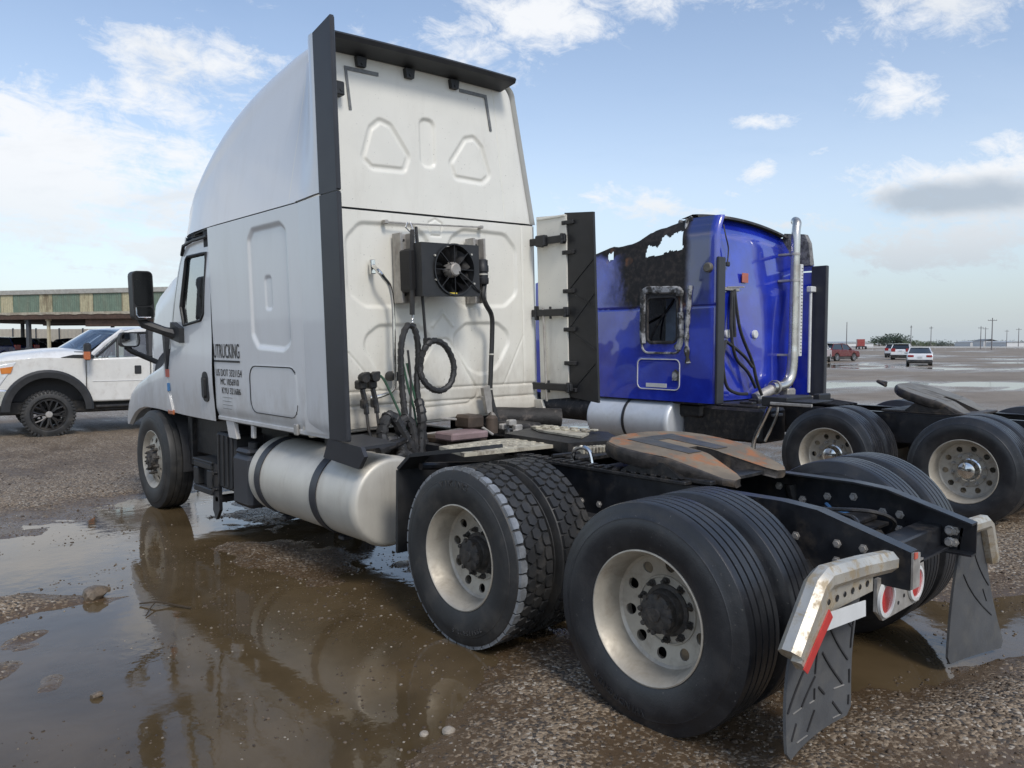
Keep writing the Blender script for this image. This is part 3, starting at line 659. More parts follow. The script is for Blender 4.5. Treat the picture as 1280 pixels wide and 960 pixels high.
# --- chassis
def rail(sx):
    m = MB(); x0 = sx*.43; xi = sx*.352
    prof = [(-.82,.655,.822),(-.40,.655,.94),(-.22,.655,.955),(3.0,.655,.955),(7.3,.66,.93)]
    def band(a, b, xa, xb):   # closed strip between heights a(y), b(y)
        vs = []; 
        for (y, lo, hi) in prof:
            za, zb = a(lo, hi), b(lo, hi); vs += [(xa,y,za),(xb,y,za),(xb,y,zb),(xa,y,zb)]
        fs = []
        for k in range(len(prof)-1):
            for j in range(4):
                f = (k*4+j, k*4+(j+1) % 4, k*4+4+(j+1) % 4, k*4+4+j); fs.append(f if sx > 0 else f[::-1])
        fs += [(0,1,2,3), tuple(len(prof)*4-1-j for j in range(4))]; m.add(vs, fs)
    w1 = sx*.420
    band(lambda l,h: l+.010, lambda l,h: h-.010, w1, x0)
    band(lambda l,h: h-.010, lambda l,h: h, xi, x0); band(lambda l,h: l, lambda l,h: l+.010, xi, x0)
    return m
for sx in (-1, 1): obj('frame_rail', rail(sx), MAT['frame'], TR)
def bolt_set(pts, nx, r=.014, L=.012):
    m = MB()
    for p in pts: m.lathe([(0,r*1.5),(nx*.004,r*1.5),(nx*.004,r),(nx*L,r*.9),(nx*L,.0005)], 6, c=p)
    return m
bl = [(-.431,y,z) for y in (-.62,-.50,-.30,-.12) for z in (.72,.80)]+[(-.431,y,.76) for y in np.arange(.1,2.4,.14)]
obj('frame_bolts', bolt_set(bl, -1), MAT['galv'], TR, kind='stuff')
br = [(.419,y,z) for y,z in ((-.72,.70),(-.72,.76),(-.45,.72),(-.45,.80),(-.36,.80),(-.2,.86),(-.1,.74),(-.05,.84),(.1,.8),(.2,.72),(.25,.86))]
obj('frame_bolts', bolt_set(br, -1, .016, .02), MAT['galv'], TR, kind='stuff')
for y, z0, z1 in ((-.60,.665,.78),(.60,.66,.90),(1.9,.66,.9),(3.1,.66,.9),(4.6,.66,.9),(5.8,.66,.9)):
    m = MB(); m.box(-.42,.42,y-.06,y+.06,z0,z1,.008); m.box(-.42,.42,y-.10,y+.10,z0-.002,z0+.012,.002); obj('crossmember', m, MAT['frame'], TR)
for yy in (0, 1.318):
    m = MB(); m.tube([(-1.0,yy,.505),(-.62,yy,.505),(-.40,yy,.505),(-.22,yy,.505),(0,yy,.505),(.22,yy,.505),(.4,yy,.505),(1.0,yy,.505)], [.085,.085,.075,.12,.21,.12,.075,.085], 20)
    m.lathe([(-.16,.001),(-.15,.16),(-.02,.21),(.12,.17),(.2,.09),(.32,.06),(.32,.001)], 24, ax='y', c=(.02,yy-.02,.515)); obj('drive_axle', m, MAT['grease'], TR)
    for sx in (-1,1):
        m = MB(); m.lathe([(yy-.46,.001),(yy-.46,.05),(yy-.44,.078),(yy-.36,.082),(yy-.355,.092),(yy-.335,.092),(yy-.33,.082),(yy-.25,.075),(yy-.23,.03),(yy-.12,.018),(yy-.12,.001)], 20, ax='y', c=(sx*.26,0,.64)); m.tube(smooth_path([(sx*.26,yy-.44,.70),(sx*.22,yy-.50,.80),(sx*.10,yy-.42,.86),(sx*.02,yy-.15,.84)]), .011, 6); obj('brake_chamber', m, MAT['grease'], TR)
    for sx in (-1,1):
        m = MB(); m.lathe([(-.11,.001),(-.10,.10),(-.04,.13),(.02,.11),(.06,.135),(.10,.11),(.10,.001)], 22, ax='z', c=(sx*.50,yy-.28,.60)); obj('air_spring', m, MAT['hose'], TR)
        m = MB(); m.tube([(sx*.50,yy-.36,.47),(sx*.50,yy,.42),(sx*.46,yy+.5,.50)], .045, 8); m.box(sx*.50-.07,sx*.50+.07,yy-.09,yy+.09,.38,.62,.01)
        m.tube([(sx*.42,yy+.18,.88),(sx*.50,yy+.10,.45)], .035, 10); obj('suspension_arm', m, MAT['grease'], TR)
m = MB(); m.tube([(0,1.45,.60),(0,2.4,.68),(0,4.2,.72)], .055, 14); obj('drive_shaft', m, MAT['grease'], TR)
m = MB(); m.tube(smooth_path([(-.30,-.55,.80),(-.1,-.4,.72),(.1,-.3,.76),(.30,-.1,.82)]), .011, 6); m.tube(smooth_path([(-.34,.1,.88),(-.1,-.05,.76),(.2,-.2,.80),(.36,-.3,.76)]), .010, 6)
obj('air_line', m, M_('blue_air_line', (.03,.09,.20), .4), TR)
m = MB(); m.box(-.30,.36,-.42,.02,.745,.765,.004); m.box(.10,.36,-.36,-.06,.765,.80,.01); m.box(-.1,.05,-.30,-.12,.76,.82,.012); obj('rear_tray', m, MAT['grease'], TR)
m = MB(); m.box(-.428,.428,3.3,5.1,.62,.90,.02); m.box(-.36,.36,4.7,6.6,.55,1.08,.05); obj('gearbox', m, MAT['grease'], TR)
# slider rails with teeth under the turntable
for sx in (-1,1):
    m = MB(); m.box(sx*.40-.05,sx*.40+.05,.32,1.75,.957,.978,.004)
    for k in range(19): m.box(sx*.40-.045,sx*.40+.045,.38+k*.07,.415+k*.07,.978,.990,.002)
    obj('slider_rail', m, MAT['grease'], TR)
m = MB(); m.box(-.39,.39,.20,.95,.965,.99,.005)
for sx in (-1,1): m.prism([(.36,.985),(.78,.985),(.66,1.06),(.48,1.06)], 'x', sx*.40-.03, sx*.40+.03)
obj('turntable_mount', m, MAT['grease'], TR)
# turntable (fifth wheel): tilted plate with a throat and two ramps
def turntable(parent, name, M, top, side, tilted=True):
    # local: x across, y forward, plate top z = 0
    out = []
    def add(p): out.append(p)
    L = [(-.045,-.02),(-.06,-.18),(-.16,-.42),(-.20,-.47),(-.27,-.48),(-.33,-.44),(-.415,-.16),(-.455,.02),(-.455,.20),(-.40,.32),(-.27,.405),(-.12,.44)]
    ring = L+[(-x, y) for x, y in L[::-1]]
    def zt(x, y): return 0 if y > -.14 else -(-.14-y)*.20
    m = MB(); n = len(ring)
    k = 7; rows = []
    for i in range(k):                                    # skirt: bevelled rim then down
        s_, dz = [(.90,0),(.965,-.001),(.99,-.008),(1,-.022),(1,-.05),(.97,-.085),(.90,-.10)][i]
        rows.append([(x*s_ if abs(x) > .1 else x, (y-.0)*s_ if y > -.02 else y*(.96+.04*s_), zt(x, y)+dz*(1-.55*float(sstep(-.15, -.40, y)))) for x, y in ring])
    vs = [p for r in rows for p in r]; fs = []
    for i in range(1, k-1):
        for j in range(n): fs.append((i*n+j, i*n+(j+1) % n, (i+1)*n+(j+1) % n, (i+1)*n+j))
    m.add(vs, fs); m.m = M; o = obj(name, m, side, parent, smooth=30)
    # top surface: a fine strip grid clipped to the outline, following the ramps
    bm = bmesh.new()
    vv = [bm.verts.new((p[0], p[1], 0)) for p in rows[1]]; f = bm.faces.new(vv)
    if f.normal.z < 0: f.normal_flip()
    for c in np.arange(-.46, .5, .05): bmesh.ops.bisect_plane(bm, geom=bm.verts[:]+bm.edges[:]+bm.faces[:], plane_co=(0, c, 0), plane_no=(0, 1, 0))
    for v in bm.verts: v.co.z = zt(v.co.x, v.co.y)-.001
    bmesh.ops.triangulate(bm, faces=bm.faces[:]); bmesh.ops.recalc_face_normals(bm, faces=bm.faces[:])
    if sum(fc.normal.z for fc in bm.faces) < 0: bmesh.ops.reverse_faces(bm, faces=bm.faces[:])
    bm.transform(M); me = bpy.data.meshes.new('top_plate'); bm.to_mesh(me); bm.free(); me.materials.append(top)
    me.polygons.foreach_set('use_smooth', [True]*len(me.polygons)); me.set_sharp_from_angle(angle=R(30))
    obj('top_plate', me, None, o)
    g = MB(); g.m = M; g.box(-.26,-.20,.02,.10,.0015,.004); g.box(.2,.3,-.03,.03,.0015,.004)
    for sx in (-1, 1):
        g = MB(); g.m = M; g.prism([(sx*.055,.30),(sx*.22,.30),(sx*.20,-.13),(sx*.075,-.13)][::sx], 'z', .0005, .0022); obj('wear_patch', g, MAT['wear_pad'] if top is MAT['rust'] else top, o, smooth=0)
    g = MB(); g.m = M; g.prism([(-.055,.30),(.055,.30),(.055,.20),(-.055,.20)], 'z', .0005, .0022); obj('wear_patch', g, MAT['wear_pad'] if top is MAT['rust'] else top, o, smooth=0)
    lj = MB(); lj.m = M; lj.box(-.13,.13,-.02,.16,-.09,-.03,.02); obj('lock_jaw', lj, MAT['grease'], o)
    return o
FW = Matrix.Translation((0,.60,1.105)) @ Matrix.Rotation(.10, 4, 'X')
turntable(TR, 'turntable', FW, MAT['rust'], MAT['rust_side'])
# things between cab and wheels
m = MB(); pts = [(-.86,1.68),(-.77,2.06),(-.26,2.10),(-.02,2.02),(.05,1.78),(-.02,1.66),(-.12,1.60)]; m.prism(pts, 'z', 1.005, 1.028); o = obj('deck_plate', m, MAT['deck'], TR)
m = MB()
for i in range(9):
    for j in range(4):
        x = -.74+i*.085; y = 1.715+j*.085
        if y > 1.69: m.lathe([(1.0285,.022),(1.033,.020),(1.033,.0005)], 8, ax='z', c=(x, y, 0))
obj('grip_studs', m, MAT['deck'], o)
m = MB(); m.prism([(-.16,1.45),(-.10,2.15),(.46,2.35),(.54,1.70),(.25,1.32)], 'z', .985, 1.055); o = obj('battery_cover', m, MAT['grease'], TR)
m = MB(); m.prism([(.13,2.02),(.27,2.26),(.456,2.206),(.262,1.64),(.06,1.53)], 'z', 1.060, 1.074)
for k in range(6):
    for j in range(2): m.box(.20+k*.012-.10*j*0+.09*j,.25+k*.012+.09*j,2.12-k*.09,2.17-k*.09,1.074,1.088,.004)
obj('step_plate', m, MAT['deck'], TR)
m = MB()
for k in range(13): m.box(-.17+k*.026,-.158+k*.026,1.30-k*.006,1.40-k*.006,.995,1.035,.003)
obj('serrated_step', m, MAT['deck'], TR)
m = MB(); m.tube(smooth_path([(-.34,1.24,.97),(-.34,1.225,1.045),(-.34,1.16,1.072),(-.34,1.10,1.05),(-.34,1.075,.98)]), .014, 8); obj('grab_loop', m, MAT['chrome'], TR)
m = MB(); m.box(-.30,.28,1.22,1.36,.96,1.0,.01); m.tube([(-.4,1.36,1.0),(.3,1.30,1.0)], .014, 6); obj('slider_lock', m, MAT['grease'], TR)
# quarter fender before the front drive wheels
m = MB(); pa = [(2.07,.36),(2.06,.90),(1.93,1.0),(1.24,1.115)]
for a, b in zip(pa, pa[1:]):
    dy, dz = b[0]-a[0], b[1]-a[1]; l = math.hypot(dy, dz); ny, nz = -dz/l*.022, dy/l*.022
    m.prism([a, b, (b[0]-ny, b[1]-nz), (a[0]-ny, a[1]-nz)], 'x', -1.10, -.72 if b[0] > 1.95 else -.93)
obj('quarter_fender', m, MAT['black'], TR)
m = MB(); m.tube([(-.43,1.95,.88),(-1.0,1.95,.93)], .025, 8); obj('fender_bracket', m, MAT['frame'], TR)
# --- fuel tank
def tank(x, z, r, y0, y1, mat, n=64):
    m = MB(); m.lathe([(y0+.0,.0005),(y0+.002,r*.60),(y0+.005,r*.88),(y0+.010,r*.935),(y0+.020,r*.972),(y0+.036,r*.996),(y0+.046,r*1.012),(y0+.075,r*1.014),(y0+.080,r),(y1-.085,r),(y1-.075,r*1.012),(y1-.05,r),(y1-.035,r*.965),(y1-.012,r*.86),(y1,r*.5),(y1,.0005)], n, ax='y', c=(x,0,z)); return m
FT = obj('fuel_tank', tank(-.925, .625, .312, 2.37, 4.06, MAT['alu']), MAT['alu'], TR)
for y in (2.93, 3.84):
    m = MB(); m.lathe([(y-.045,.315),(y-.045,.322),(y+.045,.322),(y+.045,.315)], 64, ax='y', c=(-.925,0,.625), closed=True); m.box(-.66,-.43,y-.05,y+.05,.35,.9,.01); m.box(-1.02,-.92,y-.035,y+.035,.27,.305,.008); obj('tank_strap', m, MAT['black_trim'], FT)
m = MB(); m.lathe([(.0,.045),(.03,.045),(.035,.04),(.035,.0005)], 20, ax='z', c=(-1.05,2.62,.885)); obj('filler_cap', m, MAT['alu'], FT)
m = MB()
for k, s_ in enumerate((.04,)):
    th = 1.03; c0 = Vector((-.925-.3135*math.cos(th)*1.0, 2.62, .625+.3135*math.sin(th)))
    for j in range(14):
        a = 2*PI*j/14; m.box(-.003,.003,-.003,.003,-.0012,.0012, M=Matrix.Translation((-.925-.3135*math.cos(th+.03*math.sin(a)/.3135*1.0), 2.60+.028*math.cos(a), .625+.3135*math.sin(th+.03*math.sin(a)/.3135))))
obj('stamped_mark', m, MAT['ink'], FT)
# tank front: fluid tank, battery box with bracket, step
m = MB(); m.box(-1.21,-.80,4.06,4.40,.34,.78,.035); m.box(-1.20,-.82,4.10,4.36,.78,.83,.03); o = obj('fluid_tank', m, MAT['black_trim'], TR)
m = MB(); m.lathe([(0,.045),(.05,.045),(.055,.03),(.055,.0005)], 18, ax='z', c=(-1.10,4.2,.83)); obj('fluid_cap', m, MAT['black'], o)
m = MB(); m.box(-1.16,-.6,4.45,4.86,.42,.92,.02)
for k in range(4): m.box(-1.175,-1.16,4.48+k*.10,4.50+k*.10,.45,.90,.004)
obj('battery_box', m, MAT['black'], TR)
m = MB()
for (y0_, y1_, z0_, z1_) in ((4.92,5.34,.56,.62),(4.92,5.34,.33,.39),(4.92,5.02,.39,.56),(5.24,5.34,.39,.56)): m.box(-1.19,-1.10,y0_,y1_,z0_,z1_,.01)
m.box(-1.19,-.8,4.90,5.36,.615,.64,.006); m.box(-1.13,-1.10,5.02,5.24,.39,.56,.004); obj('step_bracket', m, MAT['black'], TR)
m = MB(); m.prism([(4.90,.64),(4.80,.62),(4.78,.22),(4.86,.12),(4.93,.20)], 'x', -1.17, -1.14); m.box(-1.17,-.75,4.80,4.88,.28,.34,.01); m.lathe([(-1.20,.02),(-1.165,.02)], 8, c=(0,4.84,.40), capped=True); m.lathe([(-1.20,.02),(-1.165,.02)], 8, c=(0,4.84,.55), capped=True); obj('step_hanger', m, MAT['frame'], TR)
m = MB(); m.box(-1.0,-.5,4.9,6.0,.62,1.02,.02); m.box(-.75,.75,6.1,6.7,.5,.75,.03); m.box(-.9,-.45,4.0,4.5,.8,1.02,.02); obj('engine_block', m, MAT['grease'], TR)
m = MB(); m.box(-1.165,-1.10,4.30,4.60,1.035,1.10,.01); m.prism([(4.42,1.10),(4.60,1.10),(4.52,.90),(4.36,.90),(4.40,.99)], 'x', -1.18, -1.145); obj('sill_bracket', m, MAT['white'], TR)
m = MB(); m.box(-1.17,-1.14,4.05,4.10,.93,1.11,.006); obj('sill_bracket', m, MAT['white'], TR)

# --- rear lamp plate, mud flaps and hangers
def octa_tube(pts, r): m = MB(); m.tube(pts, r, 8, caps=True); return m
hg = obj('flap_hanger', octa_tube([(-.50,-.755,.785),(-.80,-.755,.815),(-1.10,-.755,.835),(-1.150,-.755,.815),(-1.335,-.755,.60)], .048), MAT['dirty_chrome'], TR, smooth=20)
m = MB(); m.box(-1.13,-.66,-.760,-.752,.69,.79,.002); obj('hanger_plate', m, MAT['dirty_chrome'], hg)
m = MB()
for k in range(6): m.lathe([(-.763,.010+.004*(k % 2)),(-.7605,.012),(-.7605,.0005)], 10, ax='y', c=(-1.06+k*.068,0,.735))
obj('bolt_holes', m, MAT['grease'], hg)
hr = obj('flap_hanger', octa_tube([(.44,-.78,.79),(.68,-.775,.775),(.72,-.775,.755),(.835,-.775,.545)], .040), MAT['dirty_chrome'], TR, smooth=20)
m = MB()
for z in (.70,.76): m.lathe([(0,.026),(-.012,.026),(-.016,.018),(-.03,.016),(-.03,.0005)], 10, c=(.419,-.70,z))
obj('hanger_bolt', m, MAT['galv'], TR)
def flap(W, y_off, curv, twist=0):
    """W: 4 corners tl, tr, br, bl; returns grid function P(u,v)"""
    tl, tr, br_, bl_ = [Vector(c) for c in W]
    def P(u, v):
        p = (tl*(1-u)+tr*u)*(1-v)+(bl_*(1-u)+br_*u)*v
        return p+Vector((0, curv*math.sin(PI*v)*.5+curv*.5*math.sin(PI*u)*v+twist*(u-.5)*v*v, 0))
    return P
def flap_mesh(P, nu=14, nv=18, th=.012, round_=True):
    m = MB(); fr = []; bk = []
    for j in range(nv+1):
        v = j/nv; rf = []; rb = []
        for i in range(nu+1):
            u = i/nu; uu = u
            if round_ and v > .93: s_ = 1-((v-.93)/.07)**2*.12; uu = .5+(u-.5)*s_
            p = P(uu, v); rf.append(p); rb.append(p+Vector((0, th, 0)))
        fr.append(rf); bk.append(rb)
    m.grid(fr); m.grid(bk, flip=True)
    n = nu+1; o = (nv+1)*n
    def q(a, b): m.f.append((a, b, b+o, a+o)); m.mi.append(0)
    for i in range(nu): q(i+1, i); q(nv*n+i, nv*n+i+1)
    for j in range(nv): q(j*n, (j+1)*n); q((j+1)*n+nu, j*n+nu)
    return m
PL = flap([(-1.245,-.752,.76),(-.735,-.752,.76),(-.735,-.74,.18),(-1.285,-.70,.17)], 0, .05, .05)
FL = obj('mud_flap', flap_mesh(PL), MAT['flap'], TR)
def strip(P, pts, w_, lift, hh=.006):
    m = MB(); pts = [(a*(1-t)+c*t, b*(1-t)+d*t) for (a, b), (c, d) in zip(pts, pts[1:]) for t in (0,.25,.5,.75)]+[pts[-1]]
    Q = [P(*p)+Vector((0,-lift,0)) for p in pts]; m.tube(Q, w_, 4); return m
rb = [((.43,.335),(.02,.70)),((.455,.588),(.26,.733)),((.506,.215),(.931,.59)),((.528,.441),(.87,.749)),((.733,.215),(.939,.347)),((.741,.846),(.863,.965)),((.527,.682),(.621,.756)),
      ((.417,.21),(.427,.306)),((.435,.40),(.452,.569)),((.462,.674),(.468,.749)),((.942,.221),(.96,.509)),((.961,.667),(.967,.766)),((.958,.853),(.952,.92)),((.169,.812),(.08,.889)),((.475,.824),(.36,.926))]
for a, b in rb:
    obj('rib', strip(PL, [a, b], .0055, .001), MAT['ink'], FL)
for a, b in (((.121,.735),(.261,.742)),((.393,.754),(.469,.757)),((.756,.756),(.896,.766)),((.182,.937),(.364,.955)),((.749,.962),(.863,.965))): obj('wear_mark', strip(PL, [a, b], .0025, .0012), MAT['galv'], FL)
m = MB(); m.prism([(-1.115,.715),(-.800,.690),(-.795,.625),(-1.135,.650)], 'y', -.790, -.786); obj('white_tape', m, MAT['whtape'], FL, smooth=0)
m = MB(); m.prism([(-1.140,.735),(-1.112,.700),(-1.300,.538),(-1.330,.562)], 'y', -.802, -.798); obj('red_tape', m, MAT['redw'], hg, smooth=0)
m = MB(); m.prism([(-1.165,.780),(-1.112,.706),(-1.300,.544),(-1.34,.585)], 'y', -.797, -.757); obj('arm_flange', m, MAT['dirty_chrome'], hg, smooth=20)
PR = flap([(.42,-.76,.78),(.74,-.76,.74),(.98,-.80,.03),(.42,-.72,.05)], 0, .03, -.03)
FR = obj('mud_flap', flap_mesh(PR), MAT['flap'], TR)
for a, b in (((.25,.35),(.9,.72)),((.55,.18),(.95,.48)),((.8,.5),(.85,.6))): obj('rib', strip(PR, [a, b], .004, .001), MAT['ink'], FR)
m = MB(); m.prism([(-.47,.685),(.06,.685),(.08,.60),(.02,.485),(-.40,.485),(-.47,.54)], 'y', -.700, -.685); LP = obj('lamp_plate', m, MAT['galv'], TR)
for x in (-.385, -.045):
    m = MB(); m.lathe([(-.712,.0005),(-.712,.058),(-.708,.066)], 32, ax='y', c=(x,0,.585)); o = obj('tail_lamp', m, MAT['red'], LP)
    m = MB(); m.lathe([(-.708,.066),(-.716,.068),(-.714,.084),(-.702,.086)], 32, ax='y', c=(x,0,.585)); obj('lamp_ring', m, MAT['whtape'], o)
for x, z in ((-.20,.60),(-.17,.55),(-.235,.53)):
    m = MB(); m.lathe([(-.703,.009),(-.7015,.009),(-.7015,.0005)], 8, ax='y', c=(x,0,z)); obj('plate_hole', m, MAT['ink'], LP)
m = MB(); m.prism([(-.430,.662),(-.352,.662),(-.352,.812),(-.430,.822)], 'y', -.832, -.823); o = obj('rail_end_cap', m, MAT['galv'], TR)
m = MB(); m.prism([(-.428,.795),(-.395,.795),(-.395,.820),(-.428,.824)], 'y', -.838, -.833); obj('paint_mark', m, MAT['decal_red'], o)

# ---------------------------------------------------------------- white truck: cab (local cab frame, leaned by TILT)
def rows(P, nu, nv): return [[P(u, v) for v in np.linspace(0, 1, nv)] for u in np.linspace(0, 1, nu)]
def interp(x, xs, ys): return float(np.interp(x, xs, ys))
# lower left sleeper wall with a pressed panel and a locker door
def panel_wall(y0, y1, z0, z1, hfun, gapfun, step, x0, sgn):
    ys = np.linspace(y0, y1, int((y1-y0)/step)+1); zs = np.linspace(z0, z1, int((z1-z0)/step)+1)
    Y, Z = np.meshgrid(ys, zs, indexing='ij'); X = x0+sgn*hfun(Y, Z)
    m = MB(); m.grid(np.stack([X, Y, Z], -1), flip=(sgn < 0)); 
    g = gapfun(Y, Z)
    if g is not None:
        gg = (g[:-1,:-1]+g[1:,1:]+g[1:,:-1]+g[:-1,1:])/4 > .5; m.mi = [int(q) for q in gg.ravel()]
    return m
IND = [(3.27,1.74),(3.27,2.61),(3.33,2.645),(3.86,2.645),(3.91,2.60),(3.91,1.80),(3.84,1.73),(3.35,1.71)]
SLOT = rrect(3.57,3.68,2.02,2.27,.03); LOCK = rrect(3.19,3.99,1.20,1.575,.10)
def inset(p, d):
    cx = sum(a for a, b in p)/len(p); cz = sum(b for a, b in p)/len(p); wx = max(a for a, b in p)-min(a for a, b in p); wz = max(b for a, b in p)-min(b for a, b in p)
    return [(cx+(a-cx)*(1-2*d/wx), cz+(b-cz)*(1-2*d/wz)) for a, b in p]
def h_left(Y, Z):
    d = sd_poly(Y, Z, inset(IND, .055))-.055; h = -.018*sstep(.020, -.018, d)
    s_ = sd_poly(Y, Z, SLOT); h = h-.010*sstep(.008, -.008, s_)
    k = sd_poly(Y, Z, LOCK); h = h+.003*sstep(.012, -.012, k)
    h = h+.020*np.exp(-((Z-1.115)/.05)**2)*-1
    return h-.004*np.exp(-((Y-3.07)/.012)**2)
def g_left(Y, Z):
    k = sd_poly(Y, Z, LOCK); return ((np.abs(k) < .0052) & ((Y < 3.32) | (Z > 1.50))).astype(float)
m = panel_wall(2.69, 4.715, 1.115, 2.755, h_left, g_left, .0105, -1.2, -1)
m.v = [(x-.03*max(0, (3.06-y)/.37), y, z) for x, y, z in m.v]
m.box(-1.19,-1.15,2.695,4.715,1.085,1.12,.006); 
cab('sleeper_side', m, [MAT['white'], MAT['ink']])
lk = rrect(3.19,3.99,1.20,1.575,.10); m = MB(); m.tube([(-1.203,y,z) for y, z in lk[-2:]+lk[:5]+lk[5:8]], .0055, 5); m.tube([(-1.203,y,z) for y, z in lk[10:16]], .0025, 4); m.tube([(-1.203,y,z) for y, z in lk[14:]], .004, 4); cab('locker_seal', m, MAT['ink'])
m = MB(); m.box(-1.212,-1.19,3.20,3.26,1.075,1.16,.008); cab('locker_latch', m, MAT['galv'])
m = MB(); m.grid([[(-1.20,y,z) for z in (1.115,2.755)] for y in (2.69,3.09)], flip=True); cab('fairing_inner', m, MAT['white'])
# rear wall, lower and upper, pressed
UL = [(-.80,2.10),(-.80,2.56),(-.72,2.645),(-.16,2.66),(-.06,2.60),(-.01,2.50),(-.015,2.12),(-.12,2.015),(-.70,2.02)]
UR = [(x*-1+.15, z) for x, z in UL]
LL = [(-.66,1.80),(-.58,1.87),(-.13,1.875),(-.04,1.80),(-.22,1.50),(-.30,1.44),(-.42,1.44),(-.50,1.50)]
LR = [(x*-1+.17, z) for x, z in LL]
CA = [(-.02,1.66),(.04,1.74),(.12,1.74),(.18,1.66),(.44,1.24),(.36,1.20),(-.24,1.20),(-.32,1.24)]
CT = [(-.02,2.70),(.05,2.735),(.12,2.70),(.10,2.60),(.0,2.60)]
def h_rear(X, Z):
    h = np.zeros_like(X)
    for p in (UL, UR, LL, LR): h = h-.020*sstep(.024, -.016, sd_poly(X, Z, inset(p, .11))-.11)
    h = h-.013*np.exp(-((sd_poly(X, Z, inset(CA, .05))-.06)/.011)**2)-.008*np.exp(-(sd_poly(X, Z, CT)/.009)**2)
    d = np.minimum(sd_poly(X, Z, [(-.02,1.86),(.09,1.985),(.20,1.86),(.195,1.855),(.09,1.97),(-.015,1.855)]), 1); h = h+.010*np.exp(-(d/.010)**2)
    for (a, b) in (((-.82,1.68),(-.54,1.36)), ((1.02,1.76),(.76,1.32))):
        e = np.abs((X-a[0])*(b[1]-a[1])-(Z-a[1])*(b[0]-a[0]))/math.hypot(b[0]-a[0], b[1]-a[1]); inn = (Z < max(a[1], b[1])) & (Z > min(a[1], b[1])); h = h-.007*np.exp(-(e/.008)**2)*inn
    for z0, a in ((1.345,.010),(1.235,.012)): h = h-a*np.exp(-((Z-z0+.03*X)/.010)**2)
    h = h+.018*sstep(1.22, 1.12, Z)-.008*np.exp(-((X-1.02)/.008)**2)*(Z > 1.3)
    return h
def rear_grid(z0, z1, hw, hfun, rc, nx=320, nz=230):
    m = MB(); P = np.zeros((nz+1, nx+1, 3)); zs = np.linspace(z0, z1, nz+1)
    U = np.linspace(-1, 1, nx+1); wv = np.array([hw(z) for z in zs])[:, None]; X = U[None]*wv; Z = np.repeat(zs[:, None], nx+1, 1)
    e = np.clip((np.abs(X)-(wv-rc))/rc, 0, 1); Y = 3.1+rc*(1-np.sqrt(np.clip(1-e*e, 0, 1)))-hfun(X, Z)*(e < .9)
    P[..., 0] = X; P[..., 1] = Y; P[..., 2] = Z; m.grid(P, flip=True); return m
m = rear_grid(1.09, 2.752, lambda z: 1.19, h_rear, .05); m.box(-1.15,1.15,3.10,3.16,1.06,1.10,.01); RW = cab('rear_wall', m, MAT['cream'])
TL = [(-.60,3.14),(-.52,3.38),(-.45,3.44),(-.38,3.42),(-.21,3.19),(-.24,3.11),(-.55,3.10)]; TRi = [(x*-1+.03, z) for x, z in TL]; BAR = rrect(-.065,.06,3.16,3.52,.045)
CH = lambda x: 3.955+.03*(1-(x/.9)**2)
def hw_up(z):
    b = 1.195-.20*(z-2.77); t = max(0, (z-(3.97-.13))/.13); return b-.13*(1-math.sqrt(max(0, 1-t*t)))
def h_up(X, Z):
    h = np.zeros_like(X)
    for p in (TL, TRi): d = sd_poly(X, Z, inset(p, .035))-.06; h = h-.014*sstep(.020, -.014, d)+.011*sstep(-.022, -.046, d)
    h = h-.020*sstep(.018, -.018, sd_poly(X, Z, BAR)-.01)
    return h-.006*np.exp(-((X-(.80-.1*(Z-3)))/.006)**2)
m = rear_grid(2.768, 3.97, hw_up, h_up, .11, 280, 170); cab('rear_wall', m, MAT['cream'])
# roof cap
YS = [3.1,3.3,3.5,3.7,3.9,4.1,4.3,4.5,4.7,4.9,5.1,5.3,5.5,5.65,5.78]
HS = [3.97,3.985,3.99,3.98,3.965,3.94,3.90,3.845,3.765,3.655,3.51,3.33,3.11,2.93,2.78]
WS = [1.195,1.195,1.195,1.195,1.195,1.195,1.195,1.195,1.19,1.18,1.165,1.14,1.09,1.02,.94]
RS = [.12,.16,.21,.26,.30,.34,.37,.40,.41,.40,.36,.28,.16,.06,.004]
sec = []
for y in np.linspace(3.1, 5.78, 54):
    H, W_, r = interp(y, YS, HS), interp(y, YS, WS), interp(y, YS, RS)
    r = min(r, (H-2.765)*.95); pts = []
    tp = .20
    zc = H-r
    for k in range(12): z = 2.765+(zc-2.765)*k/12; pts.append((-(W_-tp*(z-2.765)), z))
    xs = -(W_-tp*(zc-2.765))
    for k in range(13): t = PI/2*k/12; pts.append((xs+r*(1-math.cos(t)), zc+r*math.sin(t)))
    x1 = pts[-1][0]
    for k in range(1, 9): u = k/9; pts.append((x1*(1-u), H+.02*math.sin(u*PI/2)*min(1, (H-2.77)/.5)))
    pts = pts+[(0, H+.02*min(1, (H-2.77)/.5))]+[(-x, z) for x, z in pts[::-1]]
    sec.append([(x, y, z) for x, z in pts])
m = MB(); m.grid(sec, flip=True); m.add(sec[-1], [tuple(range(len(sec[-1])))]); cab('roof_cap', m, MAT['white'], smooth=50)
m = MB(); m.prism([(-1.18,3.12),(-1.18,4.8),(-1.13,5.2),(-1.02,5.45),(1.02,5.45),(1.13,5.2),(1.18,4.8),(1.18,3.12)], 'z', 2.750, 2.768); cab('seam_gasket', m, MAT['ink'], smooth=0)
m = MB(); m.grid([[(-1.165,y,z) for z in (1.1,2.752)] for y in (3.11,4.9)], flip=True); m.box(-1.18,-1.10,4.70,4.74,1.1,2.75); cab('cab_lining', m, MAT['interior'], smooth=0)
